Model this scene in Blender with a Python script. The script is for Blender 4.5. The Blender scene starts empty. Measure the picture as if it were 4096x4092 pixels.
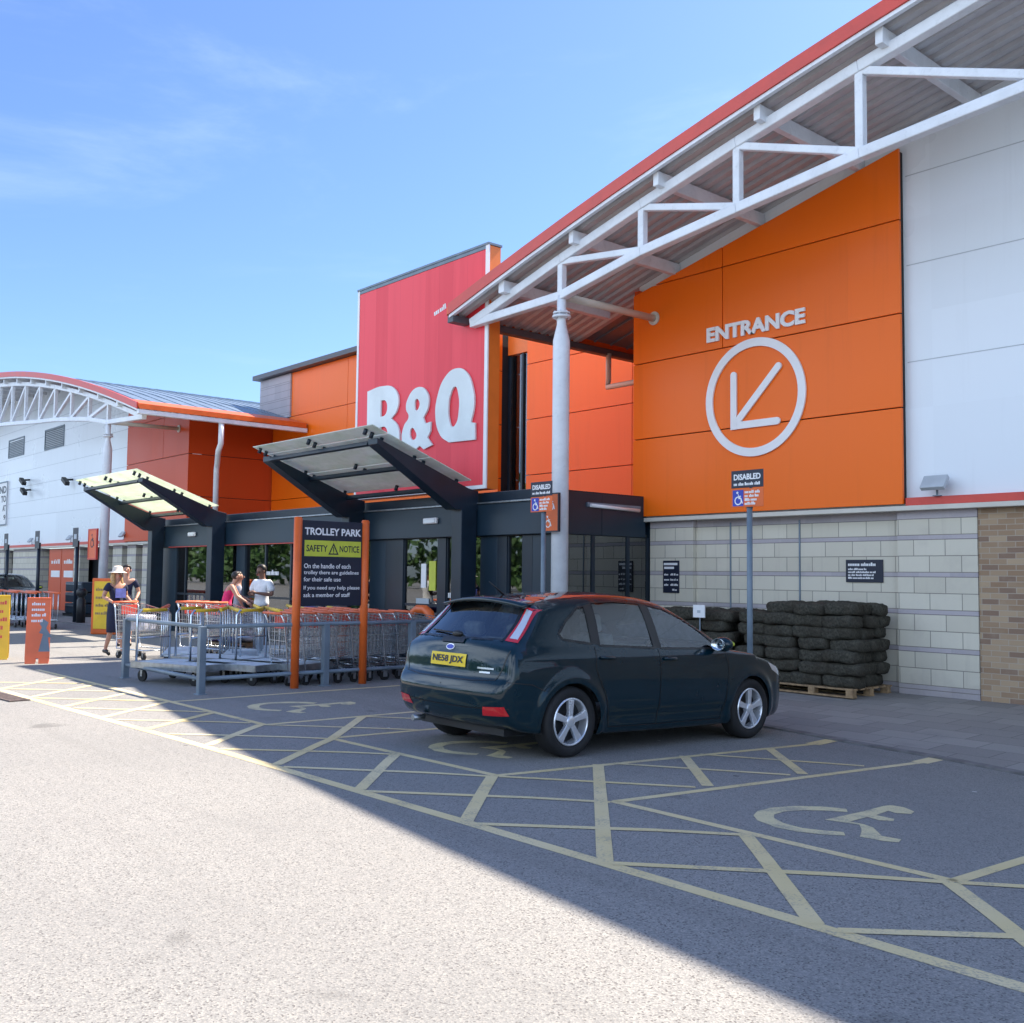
import bpy, bmesh, math, random
import numpy as np
from mathutils import Matrix, Vector, Quaternion
from mathutils.bvhtree import BVHTree
random.seed(7)
scn = bpy.context.scene
COL = scn.collection
PI = math.pi
rad = math.radians
def deps(): return bpy.context.evaluated_depsgraph_get()

# ------------------------------------------------------------------ objects
def tag(o, label=None, cat=None, group=None, kind=None):
    if label: o['label'] = label
    if cat: o['category'] = cat
    if group: o['group'] = group
    if kind: o['kind'] = kind
    return o
def thing(name, label, cat, loc=(0, 0, 0), rz=0, group=None):
    o = bpy.data.objects.new(name, None); COL.objects.link(o)
    o.empty_display_size = .1
    o.location = loc; o.rotation_euler = (0, 0, rz)
    return tag(o, label, cat, group)
def children(o): return [c for c in o.children]
def copy_tree(o, parent=None):
    c = o.copy(); COL.objects.link(c)
    c.parent = parent
    for ch in children(o): copy_tree(ch, c)
    return c
class MB:
    def __init__(s): s.v = []; s.f = []; s.m = []; s.sm = []
    def add(s, v, f, mat=0, smooth=False, M=None):
        n = len(s.v)
        if M is not None: v = [M @ Vector(p) for p in v]
        s.v += [tuple(p) for p in v]
        for q in f:
            s.f.append([n + i for i in q]); s.m.append(mat); s.sm.append(smooth)
        return s
    def box(s, x0, x1, y0, y1, z0, z1, mat=0, M=None):
        v = [(x, y, z) for z in (z0, z1) for y in (y0, y1) for x in (x0, x1)]
        return s.add(v, [(0, 2, 3, 1), (4, 5, 7, 6), (0, 1, 5, 4), (2, 6, 7, 3), (0, 4, 6, 2), (1, 3, 7, 5)], mat, False, M)
    def bar(s, a, b, w, h, mat=0, up=(0, 0, 1)):
        """rectangular bar from a to b, width w (across), height h (along up)"""
        a = Vector(a); b = Vector(b); d = (b - a).normalized(); u = Vector(up)
        r = d.cross(u)
        if r.length < 1e-4: r = d.cross(Vector((0, 1, 0)))
        r.normalize(); u = r.cross(d).normalized()
        v = []
        for p in (a, b):
            for i, j in ((-1, -1), (1, -1), (1, 1), (-1, 1)): v.append(p + r * (w / 2 * i) + u * (h / 2 * j))
        return s.add(v, [(3, 2, 1, 0), (4, 5, 6, 7), (0, 1, 5, 4), (1, 2, 6, 5), (2, 3, 7, 6), (3, 0, 4, 7)], mat)
    def tube(s, pts, r, n=8, mat=0, cap=True, closed=False):
        pts = [Vector(p) for p in pts]; N = len(pts)
        rs = r if isinstance(r, (list, tuple)) else [r] * N
        v = []; f = []; pr = None
        for i, p in enumerate(pts):
            if closed: d = pts[(i + 1) % N] - pts[i - 1]
            else: d = pts[min(i + 1, N - 1)] - pts[max(i - 1, 0)]
            d.normalize()
            if pr is None:
                pr = d.orthogonal().normalized()
            else:
                pr = pr - d * pr.dot(d)
                if pr.length < 1e-5: pr = d.orthogonal()
                pr.normalize()
            q = d.cross(pr)
            for k in range(n):
                a = 2 * PI * k / n
                v.append(p + (pr * math.cos(a) + q * math.sin(a)) * rs[i])
        for i in range(N if closed else N - 1):
            for k in range(n):
                a = i * n + k; b = i * n + (k + 1) % n; j = (i + 1) % N
                f.append((a, b, j * n + (k + 1) % n, j * n + k))
        s.add(v, f, mat, n > 5)
        if cap and not closed:
            s.add(v[:n], [tuple(reversed(range(n)))], mat); s.add(v[-n:], [tuple(range(n))], mat)
        return s
    def cyl(s, x, y, z0, z1, r0, r1=None, n=20, mat=0):
        return s.tube([(x, y, z0), (x, y, z1)], [r0, r0 if r1 is None else r1], n, mat)
    def lathe(s, prof, n=24, mat=0, M=None, smooth=True):
        """prof list of (r,z) round z axis"""
        v = []; f = []
        for r, z in prof:
            for k in range(n):
                a = 2 * PI * k / n; v.append((r * math.cos(a), r * math.sin(a), z))
        for i in range(len(prof) - 1):
            for k in range(n):
                f.append((i * n + k, i * n + (k + 1) % n, (i + 1) * n + (k + 1) % n, (i + 1) * n + k))
        return s.add(v, f, mat, smooth, M)
    def prism(s, poly, h0, h1, M=None, mat=0):
        """polygon (u,v) ccw, extruded along w"""
        n = len(poly)
        v = [(p[0], p[1], h0) for p in poly] + [(p[0], p[1], h1) for p in poly]
        f = [tuple(reversed(range(n))), tuple(range(n, 2 * n))] + [(i, (i + 1) % n, n + (i + 1) % n, n + i) for i in range(n)]
        return s.add(v, f, mat, False, M)
    def ell(s, c, r, n=12, m=8, mat=0, M=None):
        v = []; f = []
        for i in range(m + 1):
            t = PI * i / m
            for k in range(n):
                a = 2 * PI * k / n
                v.append((c[0] + r[0] * math.sin(t) * math.cos(a), c[1] + r[1] * math.sin(t) * math.sin(a), c[2] - r[2] * math.cos(t)))
        for i in range(m):
            for k in range(n):
                f.append((i * n + k, i * n + (k + 1) % n, (i + 1) * n + (k + 1) % n, (i + 1) * n + k))
        return s.add(v, f, mat, True, M)
    def mesh(s, name, mats):
        me = bpy.data.meshes.new(name)
        me.from_pydata(s.v, [], s.f); me.update()
        if not isinstance(mats, (list, tuple)): mats = [mats]
        for m in mats: me.materials.append(m)
        me.polygons.foreach_set('material_index', s.m)
        me.polygons.foreach_set('use_smooth', s.sm)
        bm = bmesh.new(); bm.from_mesh(me)
        bmesh.ops.remove_doubles(bm, verts=bm.verts, dist=1e-6)
        bmesh.ops.recalc_face_normals(bm, faces=bm.faces)
        bm.to_mesh(me); bm.free()
        return me
    def build(s, name, mats, parent=None, bevel=0, label=None):
        o = bpy.data.objects.new(name, s.mesh(name, mats)); COL.objects.link(o)
        if parent: o.parent = parent
        if bevel:
            b = o.modifiers.new('Bevel', 'BEVEL'); b.width = bevel; b.segments = 2; b.limit_method = 'ANGLE'
        if label: o['label'] = label
        return o
def frame(o, xa, ya):
    """matrix with origin o, u axis xa, v axis ya, w = u x v"""
    xa = Vector(xa).normalized(); ya = Vector(ya).normalized(); w = xa.cross(ya)
    return Matrix(((xa.x, ya.x, w.x, o[0]), (xa.y, ya.y, w.y, o[1]), (xa.z, ya.z, w.z, o[2]), (0, 0, 0, 1)))
def FR(x, y, z): return frame((x, y, z), (1, 0, 0), (0, 0, 1))       # faces -Y (towards the car park)
def curve_mesh(polys, ext=.0, bez=False):
    cu = bpy.data.curves.new('c', 'CURVE'); cu.dimensions = '2D'; cu.fill_mode = 'BOTH'; cu.extrude = ext / 2
    cu.resolution_u = 6
    for p in polys:
        if bez:
            sp = cu.splines.new('BEZIER'); sp.bezier_points.add(len(p) - 1)
            for b, q in zip(sp.bezier_points, p):
                b.co = (q[0], q[1], 0)
                t = 'VECTOR' if len(q) > 2 else 'AUTO'
                b.handle_left_type = t; b.handle_right_type = t
        else:
            sp = cu.splines.new('POLY'); sp.points.add(len(p) - 1)
            for b, q in zip(sp.points, p): b.co = (q[0], q[1], 0, 1)
        sp.use_cyclic_u = True
    return _ev(cu)
def _ev(cu):
    o = bpy.data.objects.new('tmp', cu); COL.objects.link(o)
    d = deps(); d.update()
    me = o.evaluated_get(d).to_mesh()
    v = [tuple(p.co) for p in me.vertices]; f = [tuple(p.vertices) for p in me.polygons]
    o.evaluated_get(d).to_mesh_clear()
    bpy.data.objects.remove(o); bpy.data.curves.remove(cu)
    return v, f
def text_mesh(s, size, ext=.002, bold=0., align='LEFT', spacing=1., shear=0.):
    cu = bpy.data.curves.new('t', 'FONT'); cu.body = s; cu.size = size; cu.extrude = ext / 2; cu.offset = bold * size
    cu.align_x = align; cu.space_character = spacing; cu.resolution_u = 3; cu.shear = shear
    return _ev(cu)
def fit_text(s, w, h, ext=.002, bold=.02):
    """text scaled to fill a box w x h with its lower-left corner at 0,0 ; returns v,f"""
    v, f = text_mesh(s, 1., 0.1, bold)
    x0 = min(p[0] for p in v); x1 = max(p[0] for p in v); y0 = min(p[1] for p in v); y1 = max(p[1] for p in v)
    return [((p[0] - x0) / (x1 - x0) * w, (p[1] - y0) / (y1 - y0) * h, p[2] / .1 * ext) for p in v], f
def dashes(b, M, x0, x1, y, h, seed=0, mat=0, ext=.002):
    """an unreadable line of small lettering as word-long strokes"""
    r = random.Random(seed); x = x0
    while x < x1 - h * .4:
        w = min(h * r.uniform(.9, 2.6), x1 - x)
        k = x
        while k < x + w:
            ww = h * r.uniform(.28, .5)
            b.box(k, k + ww, y, y + h * r.choice((.7, .7, 1.)), 0, ext, mat, M); k += ww + h * .12
        x += w + h * .5

# ------------------------------------------------------------------ materials
class N:
    """tiny expression helper over shader math nodes"""
    def __init__(s, t, sock): s.t = t; s.k = sock
    def _op(s, op, o=None, c=None):
        n = s.t.nodes.new('ShaderNodeMath'); n.operation = op
        s.t.links.new(s.k, n.inputs[0])
        for i, q in ((1, o), (2, c)):
            if q is None: continue
            if isinstance(q, N): s.t.links.new(q.k, n.inputs[i])
            else: n.inputs[i].default_value = q
        return N(s.t, n.outputs[0])
    def __add__(s, o): return s._op('ADD', o)
    def __sub__(s, o): return s._op('SUBTRACT', o)
    def __mul__(s, o): return s._op('MULTIPLY', o)
    def __truediv__(s, o): return s._op('DIVIDE', o)
    def gt(s, o): return s._op('GREATER_THAN', o)
    def lt(s, o): return s._op('LESS_THAN', o)
    def floor(s): return s._op('FLOOR')
    def fract(s): return s._op('FRACT')
    def max(s, o): return s._op('MAXIMUM', o)
    def min(s, o): return s._op('MINIMUM', o)
    def sin(s): return s._op('SINE')
    def smooth(s, a, b):
        n = s.t.nodes.new('ShaderNodeMapRange'); n.interpolation_type = 'SMOOTHSTEP'
        s.t.links.new(s.k, n.inputs[0]); n.inputs[1].default_value = a; n.inputs[2].default_value = b
        return N(s.t, n.outputs[0])
class Mat:
    def __init__(s, name):
        s.m = bpy.data.materials.new(name); s.m.use_nodes = True
        s.t = s.m.node_tree; s.b = s.t.nodes['Principled BSDF']; s.L = s.t.links.new
    def coord(s, kind='Object'):
        tc = s.t.nodes.new('ShaderNodeTexCoord'); return tc.outputs[kind]
    def world(s):
        g = s.t.nodes.new('ShaderNodeNewGeometry'); return g.outputs['Position']
    def xyz(s, v):
        n = s.t.nodes.new('ShaderNodeSeparateXYZ'); s.L(v, n.inputs[0]); return [N(s.t, n.outputs[i]) for i in range(3)]
    def vec(s, a, b, c):
        n = s.t.nodes.new('ShaderNodeCombineXYZ')
        for i, q in enumerate((a, b, c)):
            if isinstance(q, N): s.L(q.k, n.inputs[i])
            else: n.inputs[i].default_value = q
        return n.outputs[0]
    def noise(s, v, scale, detail=4, rough=.55):
        n = s.t.nodes.new('ShaderNodeTexNoise'); n.inputs['Scale'].default_value = scale; n.inputs['Detail'].default_value = detail
        n.inputs['Roughness'].default_value = rough; s.L(v, n.inputs['Vector']); return N(s.t, n.outputs[0])
    def voro(s, v, scale, feature='F1', out=0):
        n = s.t.nodes.new('ShaderNodeTexVoronoi'); n.feature = feature; n.inputs['Scale'].default_value = scale
        s.L(v, n.inputs['Vector']); return n.outputs[out]
    def white(s, v):
        n = s.t.nodes.new('ShaderNodeTexWhiteNoise'); s.L(v, n.inputs[0]); return N(s.t, n.outputs[0])
    def mix(s, fac, a, b):
        n = s.t.nodes.new('ShaderNodeMix'); n.data_type = 'RGBA'
        if isinstance(fac, N): s.L(fac.k, n.inputs[0])
        else: n.inputs[0].default_value = fac
        for i, q in ((6, a), (7, b)):
            if isinstance(q, (tuple, list)): n.inputs[i].default_value = (*q[:3], 1)
            else: s.L(q, n.inputs[i])
        return n.outputs[2]
    def base(s, c):
        if isinstance(c, (tuple, list)): s.b.inputs['Base Color'].default_value = (*c[:3], 1)
        else: s.L(c, s.b.inputs['Base Color'])
    def set(s, **k):
        for a, q in k.items():
            a = {'rough': 'Roughness', 'metal': 'Metallic', 'spec': 'Specular IOR Level', 'coat': 'Coat Weight', 'trans': 'Transmission Weight', 'coatr': 'Coat Roughness', 'ior': 'IOR', 'alpha': 'Alpha'}[a]
            if isinstance(q, N): s.L(q.k, s.b.inputs[a])
            else: s.b.inputs[a].default_value = q
    def bump(s, h, strength=.3, dist=.01):
        n = s.t.nodes.new('ShaderNodeBump'); n.inputs['Strength'].default_value = strength; n.inputs['Distance'].default_value = dist
        s.L(h.k, n.inputs['Height']); s.L(n.outputs[0], s.b.inputs['Normal'])
def sr(r, g, b):
    f = lambda c: (c / 255 / 12.92) if c / 255 <= .04045 else ((c / 255 + .055) / 1.055) ** 2.4
    return (f(r), f(g), f(b))
def paint(name, c, rough=.45, metal=0., var=.12, scale=3., spec=.5, bump=0., bscale=60., coat=0., dirt=0.):
    m = Mat(name); v = m.coord()
    n = m.noise(v, scale, 5)
    a = tuple(x * (1 - var) for x in c); b = tuple(min(1, x * (1 + var)) for x in c)
    colr = m.mix(n.smooth(.3, .7), a, b)
    if dirt:
        n2 = m.noise(v, scale * 4.3, 6, .7)
        colr = m.mix(n2.smooth(.52, .78) * dirt, colr, tuple(x * .45 for x in c))
    m.base(colr)
    m.set(rough=n * .16 + (rough - .08), metal=metal, spec=spec, coat=coat)
    if bump: m.bump(m.noise(v, bscale, 3), bump, .004)
    return m.m
def solid(name, c, rough=.5, **k):
    return paint(name, c, rough, var=.05, **k)
M = {}
M['white_steel'] = paint('white_steel', (.74, .78, .83), .38, var=.07, dirt=.3)
def m_clad(name, c, rough, spec, pan, streak, warp=.004):
    m = Mat(name); v = m.world(); x, y, z = m.xyz(v)
    pid = m.white(m.vec((x / pan).floor(), (y / 2.7).floor(), ((z - 2.64) / 1.355).floor()))
    st = m.noise(m.vec(x * 7., y * 7., z * .35), 1., 5, .6)
    big = m.noise(v, .45, 4)
    col = m.mix(pid, tuple(q * .97 for q in c), tuple(min(1, q * 1.02) for q in c))
    col = m.mix(st.smooth(.52, .80) * streak, col, tuple(q * .62 for q in c))
    m.base(col); m.set(rough=big * .22 + (rough - .11), spec=spec)
    m.bump(m.noise(m.vec(x, y, z), .9, 2), warp * 60, .012)
    return m.m
M['white_clad'] = m_clad('white_cladding', (.80, .86, .92), .3, .5, 3.4, .14)
M['beige_trim'] = paint('beige_trim', (.62, .59, .52), .5, var=.06)
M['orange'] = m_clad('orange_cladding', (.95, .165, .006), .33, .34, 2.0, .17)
M['shaded_orange'] = m_clad('shaded_orange_cladding', (.60, .075, .016), .36, .22, 2.0, .12)  # same orange panels with their shade put into the colour; doors reuse it
M['orange_paint'] = paint('orange_paint', (.72, .13, .02), .4, var=.1, dirt=.25)
M['salmon'] = paint('salmon_plastic', (.80, .16, .06), .5, var=.08)
M['red_trim'] = paint('red_trim', (.62, .07, .05), .4, var=.08, dirt=.2)
M['sign_red'] = None
M['sign_orange'] = paint('sign_side_orange', (.80, .20, .03), .4, var=.06)
M['letter'] = paint('sign_letter_white', (.74, .80, .80), .45, var=.08, scale=1.2, dirt=.1)
M['letter_white'] = paint('letter_white', (.82, .83, .85), .35, var=.03)
M['navy'] = paint('navy_metal', (.006, .017, .032), .36, var=.15, spec=.5)
M['navy_panel'] = paint('navy_panel', (.010, .028, .048), .38, var=.12, scale=.8)
M['sign_navy'] = paint('sign_navy', (.008, .014, .035), .4, var=.1)
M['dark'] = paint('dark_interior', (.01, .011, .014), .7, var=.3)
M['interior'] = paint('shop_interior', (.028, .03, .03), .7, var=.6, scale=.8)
M['steel'] = paint('galvanised_steel', (.36, .39, .42), .36, metal=.85, var=.2, scale=9, dirt=.25)
M['steel_paint'] = paint('grey_paint_steel', (.16, .21, .26), .45, var=.15, dirt=.2)
M['chrome'] = paint('trolley_wire', (.60, .64, .68), .25, metal=.9, var=.12)
M['zinc_deck'] = paint('zinc_deck', (.55, .63, .68), .45, metal=.1, var=.18, scale=5, dirt=.3)
M['rubber'] = paint('rubber', (.014, .014, .015), .75, var=.25, bump=.2)
M['black_plastic'] = paint('black_plastic', (.013, .014, .016), .5, var=.2)
M['yellow'] = paint('yellow_board', (.80, .52, .03), .45, var=.08, dirt=.15)
M['lime'] = paint('safety_yellow', (.55, .60, .06), .45, var=.08)
M['plate_yellow'] = paint('plate_yellow', (.75, .55, .02), .4, var=.05)
M['blue_sign'] = paint('blue_sign', (.02, .05, .42), .4, var=.06)
M['grey_plate'] = paint('grey_plate', (.45, .5, .55), .5, var=.08)
M['wood'] = paint('pallet_wood', (.30, .20, .11), .8, var=.35, scale=12, bump=.3)
M['skin'] = paint('skin', (.50, .27, .19), .55, var=.08, scale=12)
M['skin_dark'] = paint('skin_dark', (.20, .10, .07), .55, var=.1, scale=12)
M['hair_blonde'] = paint('hair_blonde', (.50, .32, .14), .5, var=.3, scale=50, bump=.5)
M['hair_dark'] = paint('hair_dark', (.015, .012, .011), .5, var=.3, scale=50, bump=.5)
M['cloth_navy'] = paint('cloth_navy', (.012, .018, .05), .85, var=.25, scale=14, bump=.3)
M['cloth_blue'] = paint('cloth_blue', (.10, .13, .42), .85, var=.2, scale=14)
M['cloth_white'] = paint('cloth_white', (.75, .77, .80), .85, var=.1, scale=14, bump=.3)
M['cloth_pink'] = paint('cloth_pink', (.80, .03, .16), .8, var=.12, scale=14)
M['cloth_grey'] = paint('cloth_grey', (.34, .36, .42), .85, var=.15, scale=14)
M['hat'] = paint('straw_hat', (.72, .64, .54), .8, var=.15, scale=40, bump=.5)
M['bag_purple'] = paint('purple_bag', (.05, .03, .16), .35, var=.6, scale=7, spec=.6)
M['bag_white'] = paint('pale_bag', (.5, .5, .56), .4, var=.4, scale=6)
M['leaf'] = paint('leaf', (.05, .11, .025), .6, var=.5, scale=1.5)
M['teal'] = paint('teal_plastic', (.03, .22, .20), .5, var=.2)
M['grate_iron'] = paint('grate_iron', (.12, .09, .08), .7, var=.3, scale=20)
M['brown_clay'] = paint('brown_clay', (.33, .18, .09), .7, var=.35, scale=9)
M['roof_top'] = paint('roof_sheet', (.17, .23, .30), .4, metal=.3, var=.12, dirt=.2)
M['roof_under'] = paint('roof_soffit', (.52, .52, .54), .45, var=.08, scale=2, dirt=.25)
M['gutter'] = paint('gutter_grey', (.10, .105, .12), .5, var=.12)

def glass(name, tint, rough=.02, refl=.0, base=.12):
    m = Mat(name); t = m.t; t.nodes.remove(m.b)
    out = t.nodes['Material Output']
    tr = t.nodes.new('ShaderNodeBsdfTransparent'); v = m.coord()
    n = m.noise(v, .9, 3)
    tr.inputs[0].default_value = (*tint, 1)
    gl = t.nodes.new('ShaderNodeBsdfGlossy'); gl.inputs['Roughness'].default_value = rough; gl.inputs[0].default_value = (.92, .96, 1, 1)
    fr = t.nodes.new('ShaderNodeFresnel'); fr.inputs[0].default_value = 1.5
    bp = t.nodes.new('ShaderNodeBump'); bp.inputs['Strength'].default_value = .012; bp.inputs['Distance'].default_value = .05
    m.L(n.k, bp.inputs['Height']); m.L(bp.outputs[0], gl.inputs['Normal'])
    f = N(t, fr.outputs[0]) * (1 - base) + (base + refl)
    mx = t.nodes.new('ShaderNodeMixShader'); m.L(f.min(1.).k, mx.inputs[0]); m.L(tr.outputs[0], mx.inputs[1]); m.L(gl.outputs[0], mx.inputs[2])
    m.L(mx.outputs[0], out.inputs[0])
    return m.m
M['glass_door'] = glass('door_glass', (.30, .34, .36), .015, .0, .12)
M['glass_car'] = glass('car_glass', (.74, .81, .78), .02, .0, .09)
M['glass_lamp'] = glass('lamp_glass', (.9, .92, .95), .05, .12)
def m_canopy():
    m = Mat('canopy_glass'); v = m.coord(); t = m.t
    x, y, z = m.xyz(v)
    n = m.noise(m.vec(x * 1.2, y * 5, z * 5), 1.1, 6, .7)
    n2 = m.noise(v, 2.2, 5, .6)
    col = m.mix(n.smooth(.35, .68), (.82, .90, .76), (.93, .97, .88))
    col = m.mix(n2.smooth(.5, .75) * .6, col, (.62, .70, .56))
    df = t.nodes.new('ShaderNodeBsdfTranslucent'); m.L(col, df.inputs[0])
    m.base(col); m.set(rough=.2)
    tr = t.nodes.new('ShaderNodeBsdfTransparent'); tr.inputs[0].default_value = (.82, .92, .85, 1)
    a = t.nodes.new('ShaderNodeMixShader'); a.inputs[0].default_value = .42; m.L(m.b.outputs[0], a.inputs[1]); m.L(df.outputs[0], a.inputs[2])
    b = t.nodes.new('ShaderNodeMixShader'); m.L((n2.smooth(.3, .6) * .14 + .74).k, b.inputs[0]); m.L(tr.outputs[0], b.inputs[1]); m.L(a.outputs[0], b.inputs[2])
    m.L(b.outputs[0], t.nodes['Material Output'].inputs[0])
    return m.m
M['glass_canopy'] = m_canopy()
def m_sign():
    m = Mat('sign_face_red'); v = m.coord(); x, y, z = m.xyz(v)
    n = m.noise(m.vec(x * 3, y, z * .3), 1.5, 4)
    w = m.white(m.vec((x / .42).floor(), 0, 0))
    rib = (x / .42).fract().lt(.02)
    col = m.mix((n * .6 + w * .4).smooth(.3, .7), (.80, .038, .058), (.90, .060, .082))
    col = m.mix(rib * .35, col, (.60, .016, .04))
    m.base(col); m.set(rough=.4, spec=.4)
    return m.m
M['sign_red'] = m_sign()
def m_asphalt():
    m = Mat('asphalt'); v = m.world()
    X_, Y_, Z_ = m.xyz(v); big = m.noise(v, .35, 5, .6); mid = m.noise(v, 3., 5, .6)
    ag = N(m.t, m.voro(v, 125.)); rnd = m.voro(v, 125., 'F1', 1)
    r, g, b = m.xyz(rnd)
    fine = m.noise(v, 220., 2)
    col = m.mix(r.smooth(.05, .95), (.200, .198, .191), (.285, .280, .267))
    col = m.mix(g.gt(.86), col, (.33, .315, .29))
    col = m.mix(b.gt(.93), col, (.115, .11, .107))
    col = m.mix(big.smooth(.35, .7) * .35, col, (.175, .175, .172))
    col = m.mix(mid.smooth(.55, .75) * .25, col, (.26, .25, .23))
    st = m.noise(v, .8, 6, .65)
    col = m.mix(st.smooth(.62, .74) * .3, col, (.135, .134, .13))
    lane = m.noise(m.vec(X_ * .12, Y_ * 1.7, 0.), 1., 4, .6)
    col = m.mix(lane.smooth(.52, .72) * .28, col, (.15, .147, .14))
    sp = N(m.t, m.voro(v, 1.1)); col = m.mix(sp.lt(.030) * .8, col, (.07, .07, .07))
    sp2 = N(m.t, m.voro(m.vec(X_ + 5.3, Y_ + 2.1, 0.), .9)); col = m.mix(sp2.lt(.018) * .8, col, (.62, .60, .58))
    oil = m.noise(m.vec(X_, Y_, 4.), 1.3, 3, .5); col = m.mix(oil.smooth(.70, .80) * .5, col, (.09, .088, .085))
    m.base(col); m.set(rough=.88, spec=.3)
    m.bump(fine * .4 + ag, .35, .005)
    return m.m
M['asphalt'] = m_asphalt()
def m_roadpaint():
    m = Mat('road_paint'); v = m.world()
    w = m.noise(v, 55., 4, .7); w2 = m.noise(v, 3.5, 5, .6); w3 = m.noise(v, .9, 3)
    col = m.mix(w3.smooth(.3, .7), (.64, .515, .25), (.70, .59, .35))
    col = m.mix((w * .55 + w2 * .45).smooth(.50, .64) * .72, col, (.26, .245, .215))
    m.base(col); m.set(rough=.75); m.bump(w, .3, .003)
    return m.m
M['road_paint'] = m_roadpaint()
def m_roadwhite():
    m = Mat('worn_symbol_paint'); v = m.world()
    w = m.noise(v, 60., 4, .7); w2 = m.noise(v, 5, 5, .6)
    col = m.mix((w * .5 + w2 * .5).smooth(.47, .62) * .72, (.64, .56, .33), (.24, .235, .22))
    m.base(col); m.set(rough=.8)
    return m.m
M['symbol_paint'] = m_roadwhite()
def m_paving():
    m = Mat('paving'); v = m.world(); x, y, z = m.xyz(v)
    row = (y / .4).floor(); xx = x / .6 + row * .5
    gx = xx.fract(); gy = (y / .4).fract()
    joint = gx.lt(.02).max(gy.lt(.03))
    w = m.white(m.vec(xx.floor(), row, 0))
    n = m.noise(v, 1.6, 6, .65); f = m.noise(v, 60, 3)
    col = m.mix(w, (.215, .205, .195), (.29, .277, .263))
    col = m.mix(n.smooth(.5, .72) * .6, col, (.19, .185, .185))
    col = m.mix(f.smooth(.3, .7) * .25, col, (.38, .36, .34))
    col = m.mix(joint * .6, col, (.07, .07, .072))
    m.base(col); m.set(rough=.85); m.bump(joint * -1. + f * .2, .3, .01)
    return m.m
M['paving'] = m_paving()
M['kerb'] = paint('kerb_stone', (.17, .165, .165), .85, var=.25, scale=6, bump=.3)
def m_block():
    m = Mat('stone_block'); v = m.world(); x, y, z = m.xyz(v)
    p = (z - .15) / .515; k = p.floor(); fr = (p - k) * .515
    row = k * 2. + fr.gt(.225); rz = (fr / .225).fract() * .225
    inb = fr.gt(.45).max(z.lt(.15)).max(z.gt(2.435))
    xx = (x + y) / .45 + row * .5
    hj = rz.lt(.011); vj = xx.fract().lt(.024)
    joint = hj.max(vj * (inb * -1. + 1.))
    w = m.white(m.vec(xx.floor(), row, 3.))
    n = m.noise(v, 2.0, 5, .6); f = m.noise(v, 40., 4)
    col = m.mix(w, (.585, .55, .45), (.665, .63, .525))
    col = m.mix(n.smooth(.52, .75) * .3, col, (.43, .39, .34))
    wb = m.white(m.vec(((x + y) / .44).floor(), k, 1.))
    bnd = m.mix(wb, (.40, .37, .40), (.47, .43, .46))
    col = m.mix(inb, col, bnd)
    col = m.mix(f.smooth(.3, .8) * .2, col, (.62, .58, .5))
    col = m.mix(joint * .75, col, (.16, .145, .13))
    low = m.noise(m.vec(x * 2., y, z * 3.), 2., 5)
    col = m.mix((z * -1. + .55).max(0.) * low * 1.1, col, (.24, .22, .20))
    col = m.mix(m.noise(m.vec(x * 9., y, z * .5), 1., 5).smooth(.55, .8) * .25, col, (.34, .31, .27))
    m.base(col); m.set(rough=.85); m.bump(joint * -1. + f * .35, .5, .008)
    return m.m
M['block'] = m_block()
def m_brick():
    m = Mat('brown_brick'); v = m.world(); x, y, z = m.xyz(v)
    row = (z / .075).floor(); xx = x / .225 + row * .5
    joint = (z / .075).fract().lt(.14).max(xx.fract().lt(.05))
    w = m.white(m.vec(xx.floor(), row, 0)); n = m.noise(v, 3, 5)
    col = m.mix(w, (.30, .195, .12), (.46, .345, .225))
    col = m.mix(w.gt(.85), col, (.25, .165, .115))
    col = m.mix(n.smooth(.5, .75) * .4, col, (.42, .34, .25))
    col = m.mix(joint * .8, col, (.42, .36, .29))
    m.base(col); m.set(rough=.88); m.bump(joint * -1., .4, .008)
    return m.m
M['brick'] = m_brick()
def m_turf():
    m = Mat('turf'); v = m.coord(); n = m.noise(v, 30., 6, .7); b = m.noise(m.world(), 3.2, 4)
    col = m.mix(n.smooth(.3, .75), (.040, .039, .033), (.125, .118, .092))
    col = m.mix(b.smooth(.4, .7) * .5, col, (.055, .045, .034))
    m.base(col); m.set(rough=.95, spec=.15); m.bump(m.noise(v, 90., 4, .8), .9, .02)
    return m.m
M['turf'] = m_turf()
def m_car():
    m = Mat('car_paint_dark_teal'); v = m.coord(); n = m.noise(v, 600., 2); d = m.noise(v, 2.5, 6, .7)
    x, y, z = m.xyz(v)
    col = m.mix(n.smooth(.4, .7), (.0005, .0140, .0230), (.0011, .0230, .0350))
    m.base(col)
    m.set(rough=d * .14 + .22, metal=.0, coat=1., coatr=d * .04 + .0, spec=.05)
    return m.m
M['car'] = m_car()
M['car_red'] = paint('lamp_red', (.55, .01, .015), .15, var=.1, coat=1.)
M['lamp_clear'] = paint('lamp_clear', (.72, .74, .78), .15, var=.05, metal=.4, coat=1.)
M['alloy'] = paint('alloy_wheel', (.80, .83, .88), .26, metal=.65, var=.06)
M['car_black'] = paint('car_black_trim', (.01, .01, .011), .35, var=.2)
M['mirror'] = paint('mirror_glass', (.7, .75, .78), .12, metal=1., var=.03)
M['seat'] = paint('seat_fabric', (.17, .17, .17), .9, var=.2, scale=15)
M['headlining'] = paint('headlining', (.30, .29, .27), .9, var=.1)
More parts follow.
